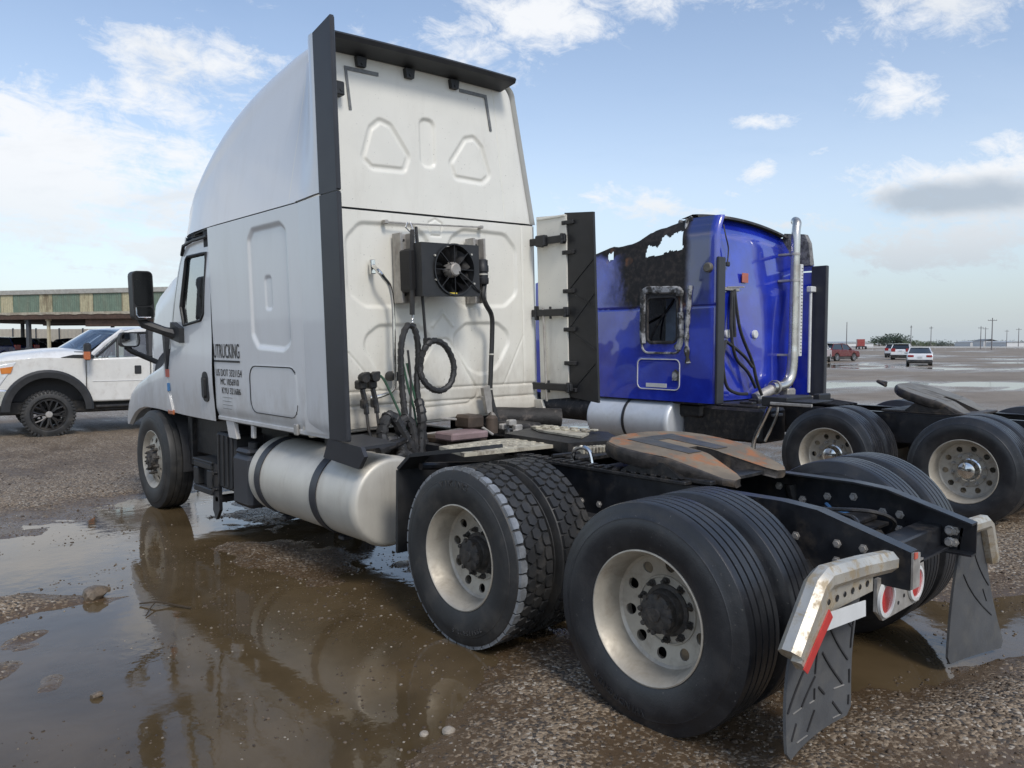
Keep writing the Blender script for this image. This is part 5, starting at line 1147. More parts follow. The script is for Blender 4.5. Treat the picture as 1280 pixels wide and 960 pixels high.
# ---------------------------------------------------------------- burnt blue truck
BT = thing('burnt_semi_truck', 'blue sleeper cab semi truck with fire damaged roof and rear, standing beyond the white one', 'truck', (5.272,.363,.0), -.017)
for yy in (0, 1.33):
    wheel(BT, -1.075, yy, .525, 'rim_dual', 'tyre_rib', 'hub_chrome', 'nuts_chrome', spin=.2+yy); wheel(BT, -.735, yy, .525, 'rim_inner', 'tyre_rib')
    wheel(BT, 1.075, yy, .525, 'rim_dual', 'tyre_rib', 'hub_chrome', 'nuts_chrome', flip=True); wheel(BT, .735, yy, .525, 'rim_inner', 'tyre_rib', flip=True)
wheel(BT, -1.095, 6.1, .525, 'rim_steer', 'tyre_steer', 'hub_steer'); wheel(BT, 1.095, 6.1, .525, 'rim_steer', 'tyre_steer', 'hub_steer', flip=True)
for sx in (-1, 1):
    m = MB(); m.box(sx*.43-.004,sx*.43+.004,-1.3,6.6,.66,.96); m.box(sx*.39-.04,sx*.39+.04,-1.3,6.6,.961,.972,.002); m.box(sx*.39-.04,sx*.39+.04,-1.3,6.6,.648,.659,.002); obj('frame_rail', m, MAT['frame'], BT)
for y in (-1.2,.65,2.2,3.5,5.0): m = MB(); m.box(-.42,.42,y-.06,y+.06,.67,.92,.01); obj('crossmember', m, MAT['frame'], BT)
for yy in (0, 1.33): m = MB(); m.tube([(-1.0,yy,.525),(-.3,yy,.525),(0,yy,.525),(.3,yy,.525),(1.0,yy,.525)], [.08,.09,.2,.09,.08], 18); m.box(-.62,-.42,yy-.4,yy-.2,.45,.75,.03); m.box(.42,.62,yy-.4,yy-.2,.45,.75,.03); obj('drive_axle', m, MAT['grease'], BT)
TT = turntable(BT, 'turntable', Matrix.Translation((0,.62,1.15)) @ Matrix.Rotation(.30, 4, 'X'), MAT['bare_plate'], MAT['rust_side'])
m = MB(); m.box(-.41,.41,.2,1.1,.975,1.0,.005)
for sx in (-1,1): m.prism([(.35,1.0),(.85,1.0),(.70,1.13),(.55,1.13)], 'x', sx*.38-.03, sx*.38+.03)
m.tube([(-.42,1.05,1.26),(-.36,1.16,1.30),(-.2,1.14,1.28)], .02, 6); m.box(-.3,.3,.9,1.0,1.16,1.24,.02); obj('turntable_mount', m, MAT['rust_side'], BT)
m = MB(); m.box(-.30,-.02,1.86,1.95,.99,1.12,.012); obj('rear_lamp_box', m, MAT['black'], BT)
m = MB()
for k in range(5): m.tube(smooth_path([(-.35+.1*k,2.4,1.0),(-.3+.12*k,2.1,1.03),(-.3+.1*k,1.6,1.0)]), .014, 5)
obj('air_line', m, MAT['hose'], BT)
ft = obj('fuel_tank', tank(-1.02, .72, .29, 3.32, 4.72, MAT['silver_tank'], 56), MAT['silver_tank'], BT)
m = MB(); m.lathe([(4.02,.293),(4.02,.30),(4.06,.30),(4.06,.293)], 56, ax='y', c=(-1.02,0,.72), closed=True); obj('tank_strap', m, MAT['ink'], ft)
m = MB(); m.tube([(-.98,4.70,.80),(-.98,6.2,.80)], [.185,.18], 20); obj('charred_cylinder', m, MAT['charred'], BT)
# cab
TOPY = [2.65,3.10,3.30,3.50,3.70,3.85,4.0,4.2,4.35,4.6,5.2,5.8]; TOPZ = [3.245,3.245,3.20,3.14,3.12,3.04,2.99,2.985,2.99,2.93,2.75,2.6]
H1 = [(3.18,3.09),(3.185,2.87),(3.40,2.845),(3.72,2.815),(3.745,2.83),(3.70,2.98),(3.63,2.93),(3.56,2.90),(3.50,2.97),(3.49,3.03),(3.44,3.055),(3.36,3.04),(3.30,3.085)]; H2 = [(4.28,2.94),(4.38,2.90),(4.37,2.80),(4.27,2.82)]
WB = rrect(3.25,3.72,1.73,2.30,.07)
ny, nz = 200, 150; ys = np.linspace(2.69, 5.8, ny+1); P = np.zeros((ny+1, nz+1, 3)); tp_ = np.interp(ys, TOPY, TOPZ); V_ = np.linspace(0, 1, nz+1)
P[..., 1] = ys[:, None]; P[..., 2] = 1.0+(tp_[:, None]-1.0)*V_[None]
rag = fbm(P[..., 1], P[..., 2], 9, 3, .6)*.09
s1 = np.minimum(sd_poly(P[..., 1], P[..., 2], H1), sd_poly(P[..., 1], P[..., 2], H2))+rag*.35
s2 = sd_poly(P[..., 1], P[..., 2], WB)
tb = rrect(3.20,3.86,1.14,1.52,.07); s3 = sd_poly(P[..., 1], P[..., 2], tb)
warp = fbm(P[..., 1], P[..., 2], 1.6, 3, .5)*.012
rnd = .06*(1-np.sqrt(np.clip(1-np.clip((2.77-P[..., 1])/.08, 0, 1)**2, 0, 1)))
P[..., 0] = -1.222+warp*sstep(2.9, 3.2, P[..., 1])+rnd+.10*sstep(2.9, 3.3, P[..., 2])**2+.006*np.exp(-(s3/.008)**2)*-1+.012*np.exp(-((P[..., 2]-2.17)/.010)**2)
m = MB(); m.grid(P, flip=True, skip=lambda i, j: s1[i, j] < 0 or s2[i, j] < 0); o = obj('cab_side', m, MAT['blue'], BT, smooth=40)
CS = o
m = MB(); m.tube([(-1.232,y,z) for y, z in rrect(3.185,3.79,1.60,2.40,.10)], .014, 5, closed=True); obj('window_seal', m, MAT['ash'], o)
for q, r_ in (([(3.22,2.30),(3.24,2.37),(3.5,2.39),(3.76,2.385),(3.78,2.2)], .034), ([(3.78,2.2),(3.785,1.9),(3.77,1.72)], .03), ([(3.20,2.1),(3.19,1.75),(3.26,1.66)], .03)):
    m = MB(); m.tube(smooth_path([(-1.226,y,z) for y, z in q]), r_, 5, flat=1.6); obj('melted_trim', m, MAT['ash'], o)
m = MB(); m.tube(smooth_path([(-1.225,3.06,2.42),(-1.23,3.08,2.1),(-1.228,3.10,1.75),(-1.225,3.08,1.48)]), [.028+.010*math.sin(k*1.9)+.006*math.sin(k*4.3) for k in range(19)], 5, flat=1.2); obj('melted_trim', m, MAT['ash'], o)
m = MB(); m.tube([(-1.218,y,z) for y, z in WB], .022, 6, closed=True); obj('window_frame', m, MAT['charred'], o)
m = MB(); m.tube([(-1.230,y,z) for y, z in tb], .0065, 5, closed=True); obj('locker_seal', m, MAT['whtape'], o)
m = MB(); m.box(-1.232,-1.224,3.40,3.72,1.165,1.215); obj('sticker', m, MAT['whtape'], o)
m = MB(); m.prism([(3.21,1.26),(3.31,1.26),(3.31,1.36),(3.26,1.40),(3.21,1.36)], 'x', -1.234, -1.222); obj('locker_latch', m, MAT['ash'], o)
m = MB(); m.box(-1.234,-1.222,4.58,4.68,1.06,1.14); obj('sticker', m, MAT['whtape'], o)
m = MB(); m.lathe([(-1.27,.001),(-1.27,.045),(-1.26,.058),(-1.222,.060)], 20, c=(0,2.80,2.62)); obj('side_lamp', m, MAT['bare_plate'], o)
m = MB(); m.tube([(-1.13,y,z-.01) for y, z in zip(np.linspace(3.1, 4.6, 20), np.interp(np.linspace(3.1, 4.6, 20), TOPY, TOPZ)+fbm(np.linspace(3.1, 4.6, 20), np.zeros(20), 7, 2)*.03)], .03, 6); obj('charred_roof_edge', m, MAT['charred'], BT)
m = MB(); m.tube(smooth_path([(-1.12,3.12,3.26),(-1.12,3.2,3.20),(-1.14,3.3,3.22)]), .03, 5); m.tube([(-1.16,3.16,3.25),(-1.17,3.17,3.12)], .025, 5); obj('ash_flake', m, MAT['ash'], CS)
# inside of the burnt cab
m = MB(); m.grid([[(1.12,y,z) for z in (1.0,1.5,2.75)] for y in (2.95,4,5,5.8)]); obj('cab_side', m, MAT['charred'], BT)
m = MB()
for k in range(26):
    a = random.uniform(3.05,4.6); b = random.uniform(-1.0,.9); h_ = random.uniform(.2,.85); m.box(b-.05-random.random()*.15,b+.1,a-.08,a+.05+random.random()*.15,1.0,1.0+h_,.02, M=Matrix.Translation((b,a,1.2)) @ Matrix.Rotation(random.uniform(-.5,.5), 4, 'X') @ Matrix.Rotation(random.uniform(-.4,.4), 4, 'Y') @ Matrix.Translation((-b,-a,-1.2)))
for k in range(16):
    y = random.uniform(3.1,4.4); m.tube(smooth_path([(random.uniform(-1,.5),y,1.1),(random.uniform(-1,.5),y+random.uniform(-.3,.3),1.7),(random.uniform(-1,.5),y+random.uniform(-.3,.3),2.3)]), .018, 5)
m.box(-1.15,1.1,2.98,5.7,.97,1.0); m.grid([[(-1.15,y,2.62+.1*math.sin(y*3)),(1.1,y,2.70+.1*math.sin(y*4))] for y in np.linspace(3.55,5.8,12)]); obj('burnt_interior', m, MAT['charred'], BT)
m = MB(); m.box(-.75,-.70,3.52,3.80,1.55,2.4,.02); obj('bare_panel', m, M_('pale_bare_panel', (.34,.40,.46), .6, vary=.2, dirt=(.05,.05,.05), dirt_amt=.5), BT)
# rear wall
m = MB(); xs = np.linspace(-1.2, 1.2, 60); zs = np.linspace(1.0, 1, 2)
P = []
for x in xs*.93:
    top = 3.30-.10*(x/1.2)**2+.05*(x/1.2)*-1; r_ = []
    for k in range(60):
        z = 1.0+(top-1.0)*k/59; y = 2.94+.10*max(0, (abs(x)-1.0)/.15)**2+.10*max(0, z-2.42)+.10*sstep(top-.35, top, z)**2-.012*math.exp(-((z-2.42)/.012)**2)*-1
        r_.append((x, y+.008*math.sin(x*5)*math.sin(z*3), z))
    P.append(r_)
m.grid(P); BR = obj('rear_wall', m, MAT['blue'], BT, smooth=40)
m = MB(); tp2 = []
for x in xs[::3]*.93: top = 3.30-.10*(x/1.2)**2-.05*(x/1.2); tp2.append([(x, 3.035, top-.005), (x, 3.05, top+.03), (x, 3.12, top+.035), (x, 3.30, top-.02+.03*random.random())])
m.grid(tp2); obj('charred_roof_edge', m, MAT['charred'], BT)
m = MB(); m.box(-1.23,-1.09,2.655,2.695,1.0,2.74,.008); obj('side_extender', m, MAT['black_trim'], BT)
m = MB(); m.box(1.09,1.105,2.72,2.96,1.0,2.70); m.box(1.09,1.105,2.70,2.96,2.72,2.80); obj('side_fairing', m, [MAT['blue']], BT)
m = MB(); m.box(1.08,1.15,2.50,2.72,1.0,2.78,.01); obj('side_extender', m, MAT['black_trim'], BT)
m = MB(); m.prism([(2.70,2.79),(3.05,2.79),(3.2,3.0),(3.1,3.26),(2.80,3.22),(2.74,3.10)], 'x', 1.02, 1.12); obj('charred_fairing', m, MAT['soot_grey'], BT)
m = MB(); m.tube([(1.0,2.68,1.05),(1.0,2.68,2.45)], .020, 8); m.box(.95,1.08,2.64,2.72,2.42,2.50,.01); obj('air_pipe', m, MAT['whtape'], BT)
m = MB(); sp_ = smooth_path([(x-.10,y,z) for x, y, z in [(.35,2.80,1.14),(.55,2.76,1.16),(.68,2.74,1.24),(.735,2.73,1.42),(.745,2.73,1.8),(.755,2.73,2.6),(.765,2.73,3.05),(.785,2.74,3.22),(.84,2.76,3.34),(.90,2.82,3.38)]], 6)
m.tube(sp_, [.070 if p.z < 1.6 else .058 for p in sp_], 18); ST = obj('exhaust_stack', m, MAT['dull_chrome'], BT)
m = MB(); m.box(.69,.755,2.66,2.70,1.55,2.78,.006); o = obj('heat_shield', m, MAT['whtape'], ST)
m = MB()
for k in range(26):
    for q in range(2): m.lathe([(2.6575,.0005),(2.6575,.007),(2.66,.008)], 6, ax='y', c=(.713+.02*q,0,1.60+k*.045))
obj('shield_holes', m, MAT['ink'], o)
for z in (1.55, 2.55, 2.9): m = MB(); m.lathe([(z,.060),(z,.068),(z+.03,.068),(z+.03,.060)], 18, ax='z', c=(.65,2.73,0)); m.box(.6,.7,2.74,2.95,z,z+.03,.004); obj('stack_clamp', m, MAT['galv'], ST)
m = MB(); m.lathe([(.30,.085),(.30,.095),(.34,.095),(.34,.085)], 18, c=(0,2.80,1.14)); m.tube([(.0,2.9,1.0),(.35,2.80,1.14)], .07, 14); m.box(.5,.7,2.7,2.85,1.02,1.12,.02); obj('exhaust_elbow', m, MAT['galv'], BT)
for q in ([(-.58,2.90,2.36),(-.64,2.86,1.9),(-.56,2.84,1.55),(-.30,2.82,1.35),(-.12,2.82,1.15)], [(-.52,2.90,2.40),(-.44,2.86,1.9),(-.20,2.83,1.5),(-.10,2.82,1.25),(0,2.8,1.05)], [(-.76,2.86,1.75),(-.86,2.83,1.5),(-.80,2.81,1.2),(-.6,2.80,1.1),(-.35,2.8,1.08)], [(-.76,2.86,1.75),(-.6,2.85,1.68),(-.35,2.84,1.55),(-.2,2.82,1.42)], [(-.55,2.90,2.38),(-.56,2.87,2.0),(-.55,2.86,1.80)]):
    m = MB(); m.tube(smooth_path(q), .021, 7); obj('air_hose', m, MAT['hose'], BT)
m = MB(); m.box(-.72,-.40,2.90,2.94,2.38,2.42,.006); m.tube([(-.68,2.9,2.42),(-.3,2.9,2.44)], .01, 5); obj('hose_rail', m, MAT['galv'], BT)
m = MB(); m.tube(smooth_path([(-.66,2.98,3.2),(-.68,2.93,3.05),(-.62,2.93,2.9),(-.64,2.93,2.72)]), .009, 5); m.box(-.67,-.60,2.91,2.94,2.68,2.74,.01); obj('loose_wire', m, MAT['hose'], BT)
m = MB(); m.box(-.32,-.18,2.915,2.922,2.50,2.62); obj('sticker', m, M_('faded_red_sticker', (.45,.14,.10), .5), BR)
for x in (-.62, .02):
    m = MB(); m.lathe([(2.905,.001),(2.905,.045),(2.912,.055),(2.94,.057)], 18, ax='y', c=(x,0,1.84)); obj('work_lamp', m, MAT['whtape'], BR)
m = MB(); m.tube([(-.84,2.92,2.22),(-.88,2.90,2.15),(-.87,2.90,1.8),(-.84,2.92,1.75)], .012, 6); obj('grab_handle', m, MAT['chrome'], BR)
m = MB(); m.box(-1.0,-.45,2.2,3.3,.55,.95,.03); m.box(-.9,1.0,2.3,2.9,.90,.99,.02)
for k in range(8): m.box(-.85+.2*k,-.75+.2*k,2.42+.03*(k % 3),2.6,.95,1.02+.02*(k % 2),.01)
m.box(-1.05,1.0,3.0,5.9,.8,.97,.03); obj('underbody', m, MAT['grease'], BT)
m = MB(); m.tube([(-.9,2.35,.80),(-.6,2.3,.86)], .02, 6); m.box(-.8,-.6,2.16,2.2,.86,.89,.004); obj('grab_step', m, MAT['galv'], BT)
m = MB(); m.tube(smooth_path([(-1.12,2.02,1.03),(-1.13,2.10,.85),(-1.15,2.20,.62),(-1.16,2.22,.42)]), .026, 8); m.tube(smooth_path([(-1.05,1.97,1.02),(-1.05,2.0,.86),(-1.06,2.12,.6)]), .018, 8); obj('fender_hanger', m, MAT['chrome'], BT)
m = MB(); m.box(-1.16,-.60,1.80,2.12,1.01,1.12,.01); m.box(-1.18,-.7,1.5,1.82,1.07,1.085,.004); o = obj('quarter_fender', m, MAT['black'], BT)
m = MB(); m.box(-1.184,-1.165,1.5,2.0,1.03,1.065,.006); obj('fender_edge', m, MAT['galv'], o)
hd = []
for y, zt, hw_ in ((5.3,1.75,1.1),(5.9,1.75,1.0),(6.6,1.65,.92),(7.3,1.5,.8),(7.6,1.3,.72)): hd.append([(-hw_,y,.75),(-hw_,y,zt-.25),(-hw_+.15,y,zt),(0,y,zt+.05),(hw_-.15,y,zt),(hw_,y,zt-.25),(hw_,y,.75)])
m = MB(); m.grid(hd, flip=True); m.add(hd[-1], [tuple(range(7))]); obj('hood', m, MAT['blue'], BT)

# ---------------------------------------------------------------- cars and the pickup
def gz(x, y): return float(ground_h(np.array([float(x)]), np.array([float(y)]))[0])
def car_paint(name, col, dirty=.25): return M_(name, col, .28, coat=.7, vary=.04, vscale=2, dirt=(.30,.25,.2), dirt_amt=dirty, dirt_scale=4, rvary=.05)
MAT['cw'] = car_paint('white_car_paint', (.72,.73,.74)); MAT['cr'] = car_paint('red_car_paint', (.12,.010,.014)); MAT['cblue'] = car_paint('dark_blue_car_paint', (.012,.025,.10)); MAT['cblk'] = car_paint('black_car_paint', (.015,.016,.02))
MAT['csil'] = car_paint('silver_car_paint', (.45,.47,.50)); MAT['cgry'] = car_paint('grey_car_paint', (.12,.13,.15))
MAT['tail'] = M_('tail_lamp_red', (.30,.012,.012), .2, coat=.6); MAT['lamp'] = M_('headlamp', (.70,.72,.72), .12, coat=.8); MAT['plate'] = M_('licence_plate', (.55,.56,.58), .5)
def car_wheel_mesh(r, w_, spokes, tread=False):
    m = MB(); m.lathe([(-w_*.40,r*.64),(-w_*.5,r*.72),(-w_*.5,r*.88),(-w_*.42,r*.98),(-w_*.3,r),(w_*.3,r),(w_*.42,r*.98),(w_*.5,r*.85),(w_*.4,r*.64)], 40)
    if tread:
        for k in range(40):
            for sg in (-1, 1):
                a = 2*PI*(k+.25*sg)/40; m.box(sg*w_*.30-w_*.2,sg*w_*.30+w_*.2,-.020,.020,r-.012,r+.008,.004, M=Matrix.Rotation(a, 4, 'X'))
                m.box(sg*w_*.46-.02,sg*w_*.46+.02,-.016,.016,r*.90,r*.985,.004, M=Matrix.Rotation(a, 4, 'X'))
    ty = m.mesh('tyre', [MAT['tyre']], 40)
    m = MB(); m.lathe([(-w_*.40,r*.66),(-w_*.47,r*.66),(-w_*.47,r*.60),(-w_*.2,r*.55),(w_*.3,r*.55)], 36); m.lathe([(-w_*.43,.0005),(-w_*.45,r*.10),(-w_*.40,r*.14),(-w_*.30,r*.15)], 20)
    for k in range(spokes):
        a = 2*PI*k/spokes
        for d in ((-.13,.13) if tread else (0,)): m.tube([(-w_*.38,r*.1*math.sin(a),r*.1*math.cos(a)),(-w_*.44,r*.36*math.sin(a+d*.6),r*.36*math.cos(a+d*.6)),(-w_*.42,r*.60*math.sin(a+d*1.6),r*.60*math.cos(a+d*1.6))], r*.05, 5)
    return ty, m
MAT['alloy'] = M_('alloy_wheel', (.45,.46,.48), .3, metal=.8); MAT['blackwheel'] = M_('black_alloy_wheel', (.03,.03,.032), .3, metal=.5, dirt=(.15,.13,.1), dirt_amt=.4)
def bevel(o, w_=.03, seg=2):
    b = o.modifiers.new('bevel', 'BEVEL'); b.width = w_; b.segments = seg; b.limit_method = 'ANGLE'; b.angle_limit = R(35); b.harden_normals = False; return o
_ct, _cm = car_wheel_mesh(.33, .21, 7); CW = (_ct, _cm.mesh('rim', [MAT['alloy']], 35))
# kind: length, width, profile of the body side (y, z) with wheel cut-outs, roof polygon
KINDS = {
 'sedan': dict(hw=.90, r=.33, ax=(1.40,-1.38), body=[(2.32,.30),(2.34,.62),(2.20,.78),(1.0,.93),(-1.55,1.0),(-2.25,.98),(-2.34,.80),(-2.33,.38)], glass=[(1.05,.92),(.25,1.36),(-.2,1.44),(-.9,1.42),(-1.85,1.02)], roof=[(.30,1.37),(-.2,1.452),(-.95,1.43)], tail=(.70,.86)),
 'suv': dict(hw=.96, r=.37, ax=(1.42,-1.42), body=[(2.38,.36),(2.40,.80),(2.22,1.02),(1.05,1.12),(-2.2,1.16),(-2.36,1.05),(-2.38,.45)], glass=[(1.05,1.10),(.45,1.62),(-.3,1.72),(-1.7,1.68),(-2.22,1.18)], roof=[(.50,1.64),(-.3,1.735),(-1.85,1.70)], tail=(.88,1.22)),
 'truck': dict(hw=.98, r=.39, ax=(1.75,-1.75), body=[(2.75,.45),(2.78,1.0),(2.60,1.15),(1.2,1.22),(-2.75,1.22),(-2.85,.55)], glass=[(1.15,1.2),(.5,1.75),(-.2,1.84),(-1.0,1.82),(-1.15,1.22)], roof=[(.55,1.77),(-.2,1.86),(-1.05,1.84)], tail=(.85,1.18))}
def arch_poly(body, axs, r, zb):
    """body outline front -> rear over the top, then back along the sill with round wheel cut-outs"""
    out = list(body)
    for ya in sorted(axs):
        for k in range(9): t = PI*k/8; out.append((ya-(r*1.16)*math.cos(t), zb+max(0, (r*1.16)*math.sin(t)-(zb-r)*1.0)))
    return out
def car(kind, paint, x, y, rz, label, cat='car', group=None, wheels=True, dz=0.):
    K = KINDS[kind]; z = max(gz(x, y), 0)+dz; t = thing(kind+'_car' if kind != 'truck' else 'parked_pickup', label, cat, (x, y, z), rz, group); hw = K['hw']
    zb = K['body'][-1][1]
    m = MB(); m.prism(arch_poly(K['body'], K['ax'], K['r'], zb)[::-1], 'x', -hw, hw); bevel(obj('body', m, paint, t, smooth=50), .07, 3)
    g = K['glass']; b = MB(); vs = []; n = len(g); zlo, zhi = min(p[1] for p in g), max(p[1] for p in g)
    for sx in (-1, 1): vs += [(sx*(hw-.04-.20*(p[1]-zlo)/(zhi-zlo)), p[0], p[1]) for p in g]
    b.add(vs, [tuple(range(n)), tuple(range(n, 2*n))[::-1]]+[(k, n+k, n+(k+1) % n, (k+1) % n) for k in range(n)]); obj('cabin_glass', b, MAT['cglass'], t, smooth=20)
    b = MB(); rf = K['roof']; hr = hw-.20; b.grid([[(x_*hr, q[0], q[1]+.02*(1-abs(x_))) for q in rf] for x_ in (-1,-.8,0,.8,1)], flip=True); b.grid([[(x_*hr, q[0], q[1]-.05) for q in rf] for x_ in (-1,1)])
    for sx in (-1, 1):
        b.grid([[(sx*hr, q[0], q[1]) for q in rf], [(sx*(hr+.02), q[0], q[1]-.06) for q in rf]], flip=sx > 0)
        for a, c in ((g[0], g[1]), (g[-1], g[-2])):
            L = [(sx*(hw-.035-.20*(p[1]-zlo)/(zhi-zlo)), p[0], p[1]+.01) for p in (a, c)]; b.tube(L, .045, 5)
        ym = -.45; b.tube([(sx*(hw-.03), ym, zlo+.04), (sx*(hw-.20), ym-.02, zhi)], .04, 5)
    obj('roof', b, paint, t, smooth=40)
    if wheels:
        for sx in (-1, 1):
            for ya in K['ax']:
                o = obj('wheel', CW[1], None, t, loc=(sx*(hw-.10), ya, K['r']), rot=(0, 0, PI if sx > 0 else 0)); o.scale = [K['r']/.33]*3; obj('tyre', CW[0], None, o)
    yr = K['body'][-2][0]; zt0, zt1 = K['tail']
    for sx in (-1, 1):
        m = MB(); m.box(sx*(hw-.26)-.20,sx*(hw-.26)+.21,yr-.025,yr+.12,zt0,zt1,.02); obj('tail_lamp', m, MAT['tail'], t)
        m = MB(); m.box(sx*(hw+.06)-.10,sx*(hw+.06)+.06,.72,.86,K['glass'][0][1]-.0,K['glass'][0][1]+.15,.03); obj('door_mirror', m, paint, t)
        m = MB(); m.box(sx*(hw-.24)-.2,sx*(hw-.24)+.2,K['body'][1][0]-.18,K['body'][1][0]+.02,K['body'][1][1]-.1,K['body'][1][1]+.06,.03); obj('headlamp', m, MAT['lamp'], t)
    m = MB(); m.box(-hw+.02,hw-.02,yr-.04,yr+.2,zb-.08,zb+.12,.03); obj('rear_bumper', m, MAT['cblk'], t)
    m = MB(); m.box(-.16,.16,yr-.03,yr-.012,(zt0+zt1)/2-.13,(zt0+zt1)/2-.02); obj('licence_plate', m, MAT['plate'], t)
    m = MB(); m.box(-hw+.1,hw-.1,K['body'][-1][0]+.2,K['body'][0][0]-.2,.2,zb+.05); obj('underbody', m, MAT['cblk'], t)
    return t
MAT['cglass'] = M_('car_glass', (.02,.025,.03), .05, coat=.5, vary=.05, rvary=.01)
car('sedan', MAT['cw'], 62.84, 22.03, -1.20, 'white sedan seen from behind, alone on the gravel in the distance', group='cars out on the far gravel')
car('suv', MAT['cw'], 84.7, 31.7, -1.27, 'white sport utility seen from behind, just beyond the white sedan', group='cars out on the far gravel')
car('suv', MAT['csil'], 99.7, 38.3, -1.3, 'pale silver car mostly hidden behind the white sport utility', group='cars out on the far gravel')
car('suv', MAT['cr'], 72.2, 33.1, -1.72, 'dark red sport utility with raised tail standing right of the blue truck', group='cars out on the far gravel')
car('truck', MAT['cw'], 64.6, 31.5, -1.25, 'white pickup half hidden behind the edge of the blue truck', 'pickup', group='cars out on the far gravel')
for u, (x, y, pnt, k, rz, lab) in enumerate(((6.4,60.6,'cblue','suv',.5,'dark blue sport utility left of the dark shelter post'),(9.2,61.5,'cgry','sedan',.35,'dark grey sedan between the two shelter posts'),(7.9,63.5,'csil','suv',.9,'silver grey car behind the dark shelter post'),
        (11.4,62.6,'csil','sedan',.7,'silver sedan right of the cream shelter post'),(5.0,66.5,'cw','sedan',.8,'white car in the second row under the shelter, far left'),(8.5,68.5,'csil','suv',.4,'silver sport utility in the second row under the shelter'),(12.0,67.5,'cblue','suv',.9,'blue sport utility in the second row under the shelter, nearest the pickup windscreen'),(2.5,64.5,'cblk','suv',.6,'black sport utility at the far left edge of the shelter row'))):
    car(k, MAT[pnt], x, y, rz, lab, group='cars parked under the shelter')

# ---- white pickup with flared arches
PU = thing('pickup_truck', 'muddy white pickup with black wheel flares parked in front of the shelter', 'pickup', (-.47,14.93,0), 1.45)
W_ = .98
MAT['pw'] = car_paint('white_pickup_paint', (.72,.72,.70), .3)
MAT['mudpaint'] = M_('mud_splashed_white_paint', (.68,.67,.63), .38, coat=.4, vary=.04, dirt=(.38,.33,.27), dirt_amt=.40, dirt_scale=7, dirtmap=(.48,.8), specks=.5)
def arcpts(cy, cz, r, a0, a1, n=14): return [(cy+r*math.cos(t), cz+r*math.sin(t)) for t in np.linspace(a0, a1, n)]
def side_extrude(name, pts, mat, parent, x0=-W_, x1=W_, bev=.035):
    m = MB(); m.prism(pts, 'x', x0, x1); o = obj(name, m, mat, parent, smooth=45)
    if bev: bevel(o, bev, 3)
    return o
fend = [(-.615,.60),(-.615,1.43),(.10,1.455),(.70,1.40),(.93,1.30),(.95,.98),(.78,.90)]+arcpts(0,.50,.62,.55,PI-.2)[0:]+[(-.60,.60)]
side_extrude('front_fender', fend, MAT['mudpaint'], PU)
hdp = []
for y, z, hw_ in ((.94,1.28,.80),(.88,1.38,.86),(.6,1.49,.90),(.1,1.555,.92),(-.25,1.58,.92),(-.62,1.575,.90)):
    hdp.append([(-hw_-.06,y,z-.16 if y > .2 else 1.42),(-hw_,y,z-.05),(-hw_+.12,y,z),(-.45,y,z+.045),(-.3,y,z+.02),(0,y,z+.03),(.3,y,z+.02),(.45,y,z+.045),(hw_-.12,y,z),(hw_,y,z-.05),(hw_+.06,y,z-.16 if y > .2 else 1.42)])
m = MB(); m.grid(hdp); m.add(hdp[0], [tuple(range(11))[::-1]]); obj('hood', m, MAT['pw'], PU, smooth=50)
m = MB(); m.prism([(.93,.72),(.96,1.30),(.92,1.36),(.86,1.30),(.86,.72)], 'x', -.80, .80); obj('grille', m, MAT['galv'], PU)
m = MB(); m.prism([(1.10,.55),(1.10,.88),(.85,.92),(.62,.90),(.56,.76),(.62,.60),(.9,.52)], 'x', -1.0, 1.0); bevel(obj('front_bumper', m, MAT['chrome'], PU), .04, 3)
for sx in (-1, 1):
    m = MB(); m.prism([(.46,1.385),(.965,1.28),(.985,.95),(.74,.93),(.60,1.14)], 'x', sx*.72, sx*.992); o = bevel(obj('headlamp', m, MAT['lamp'], PU), .02, 2)
    m = MB(); m.prism([(.52,1.30),(.72,1.27),(.70,1.17),(.56,1.18)], 'x', sx*.985, sx*1.002); obj('turn_lamp', m, MAT['amber'], o)
# flares
def flare(yc, sx, parent):
    m = MB(); o_ = arcpts(yc,.50,.735,.0,PI,24); i_ = arcpts(yc,.50,.59,.0,PI,24); x0, x1 = sx*.94, sx*1.075
    vs = []
    for (a, b), (c, d) in zip(o_, i_): vs += [(x0,a,b),(x1-sx*.03,a*.97+c*.03,b*.97+d*.03),(x1,a*.7+c*.3,b*.7+d*.3),(x1-sx*.01,c,d),(x0,c,d)]
    fs = []
    for k in range(23):
        for j in range(4): f = (k*5+j, k*5+j+1, k*5+5+j+1, k*5+5+j); fs.append(f if sx < 0 else f[::-1])
    fs += [(0,1,2,3,4), tuple(23*5+j for j in range(5))[::-1]]; m.add(vs, fs); obj('wheel_flare', m, MAT['black'], parent, smooth=30)
for yc in (0, -3.75):
    for sx in (-1, 1): flare(yc, sx, PU)
dr = lambda a, b: [(a,.62),(a,1.44),(b,1.46),(b,.62)]
DL = side_extrude('door', [(-.63,.70),(-.63,1.43),(-1.725,1.46),(-1.725,.62),(-.72,.62)], MAT['mudpaint'], PU)
m = MB(); m.box(-1.0,-.975,-1.56,-1.44,1.13,1.29,.02); obj('door_handle', m, MAT['black'], DL)
m = MB(); m.box(-.99,-.978,-1.72,-.72,1.00,1.012,.003); obj('door_crease', m, MAT['pw'], DL)
side_extrude('rear_door', dr(-1.74,-2.55), MAT['mudpaint'], PU)
bed = [(-2.57,.62),(-2.57,1.46),(-4.85,1.46),(-4.87,.80),(-4.75,.70),(-4.44,.66)]+arcpts(-3.75,.50,.62,PI-.25,.25)+[(-3.0,.62)]
side_extrude('bed', bed, MAT['mudpaint'], PU)
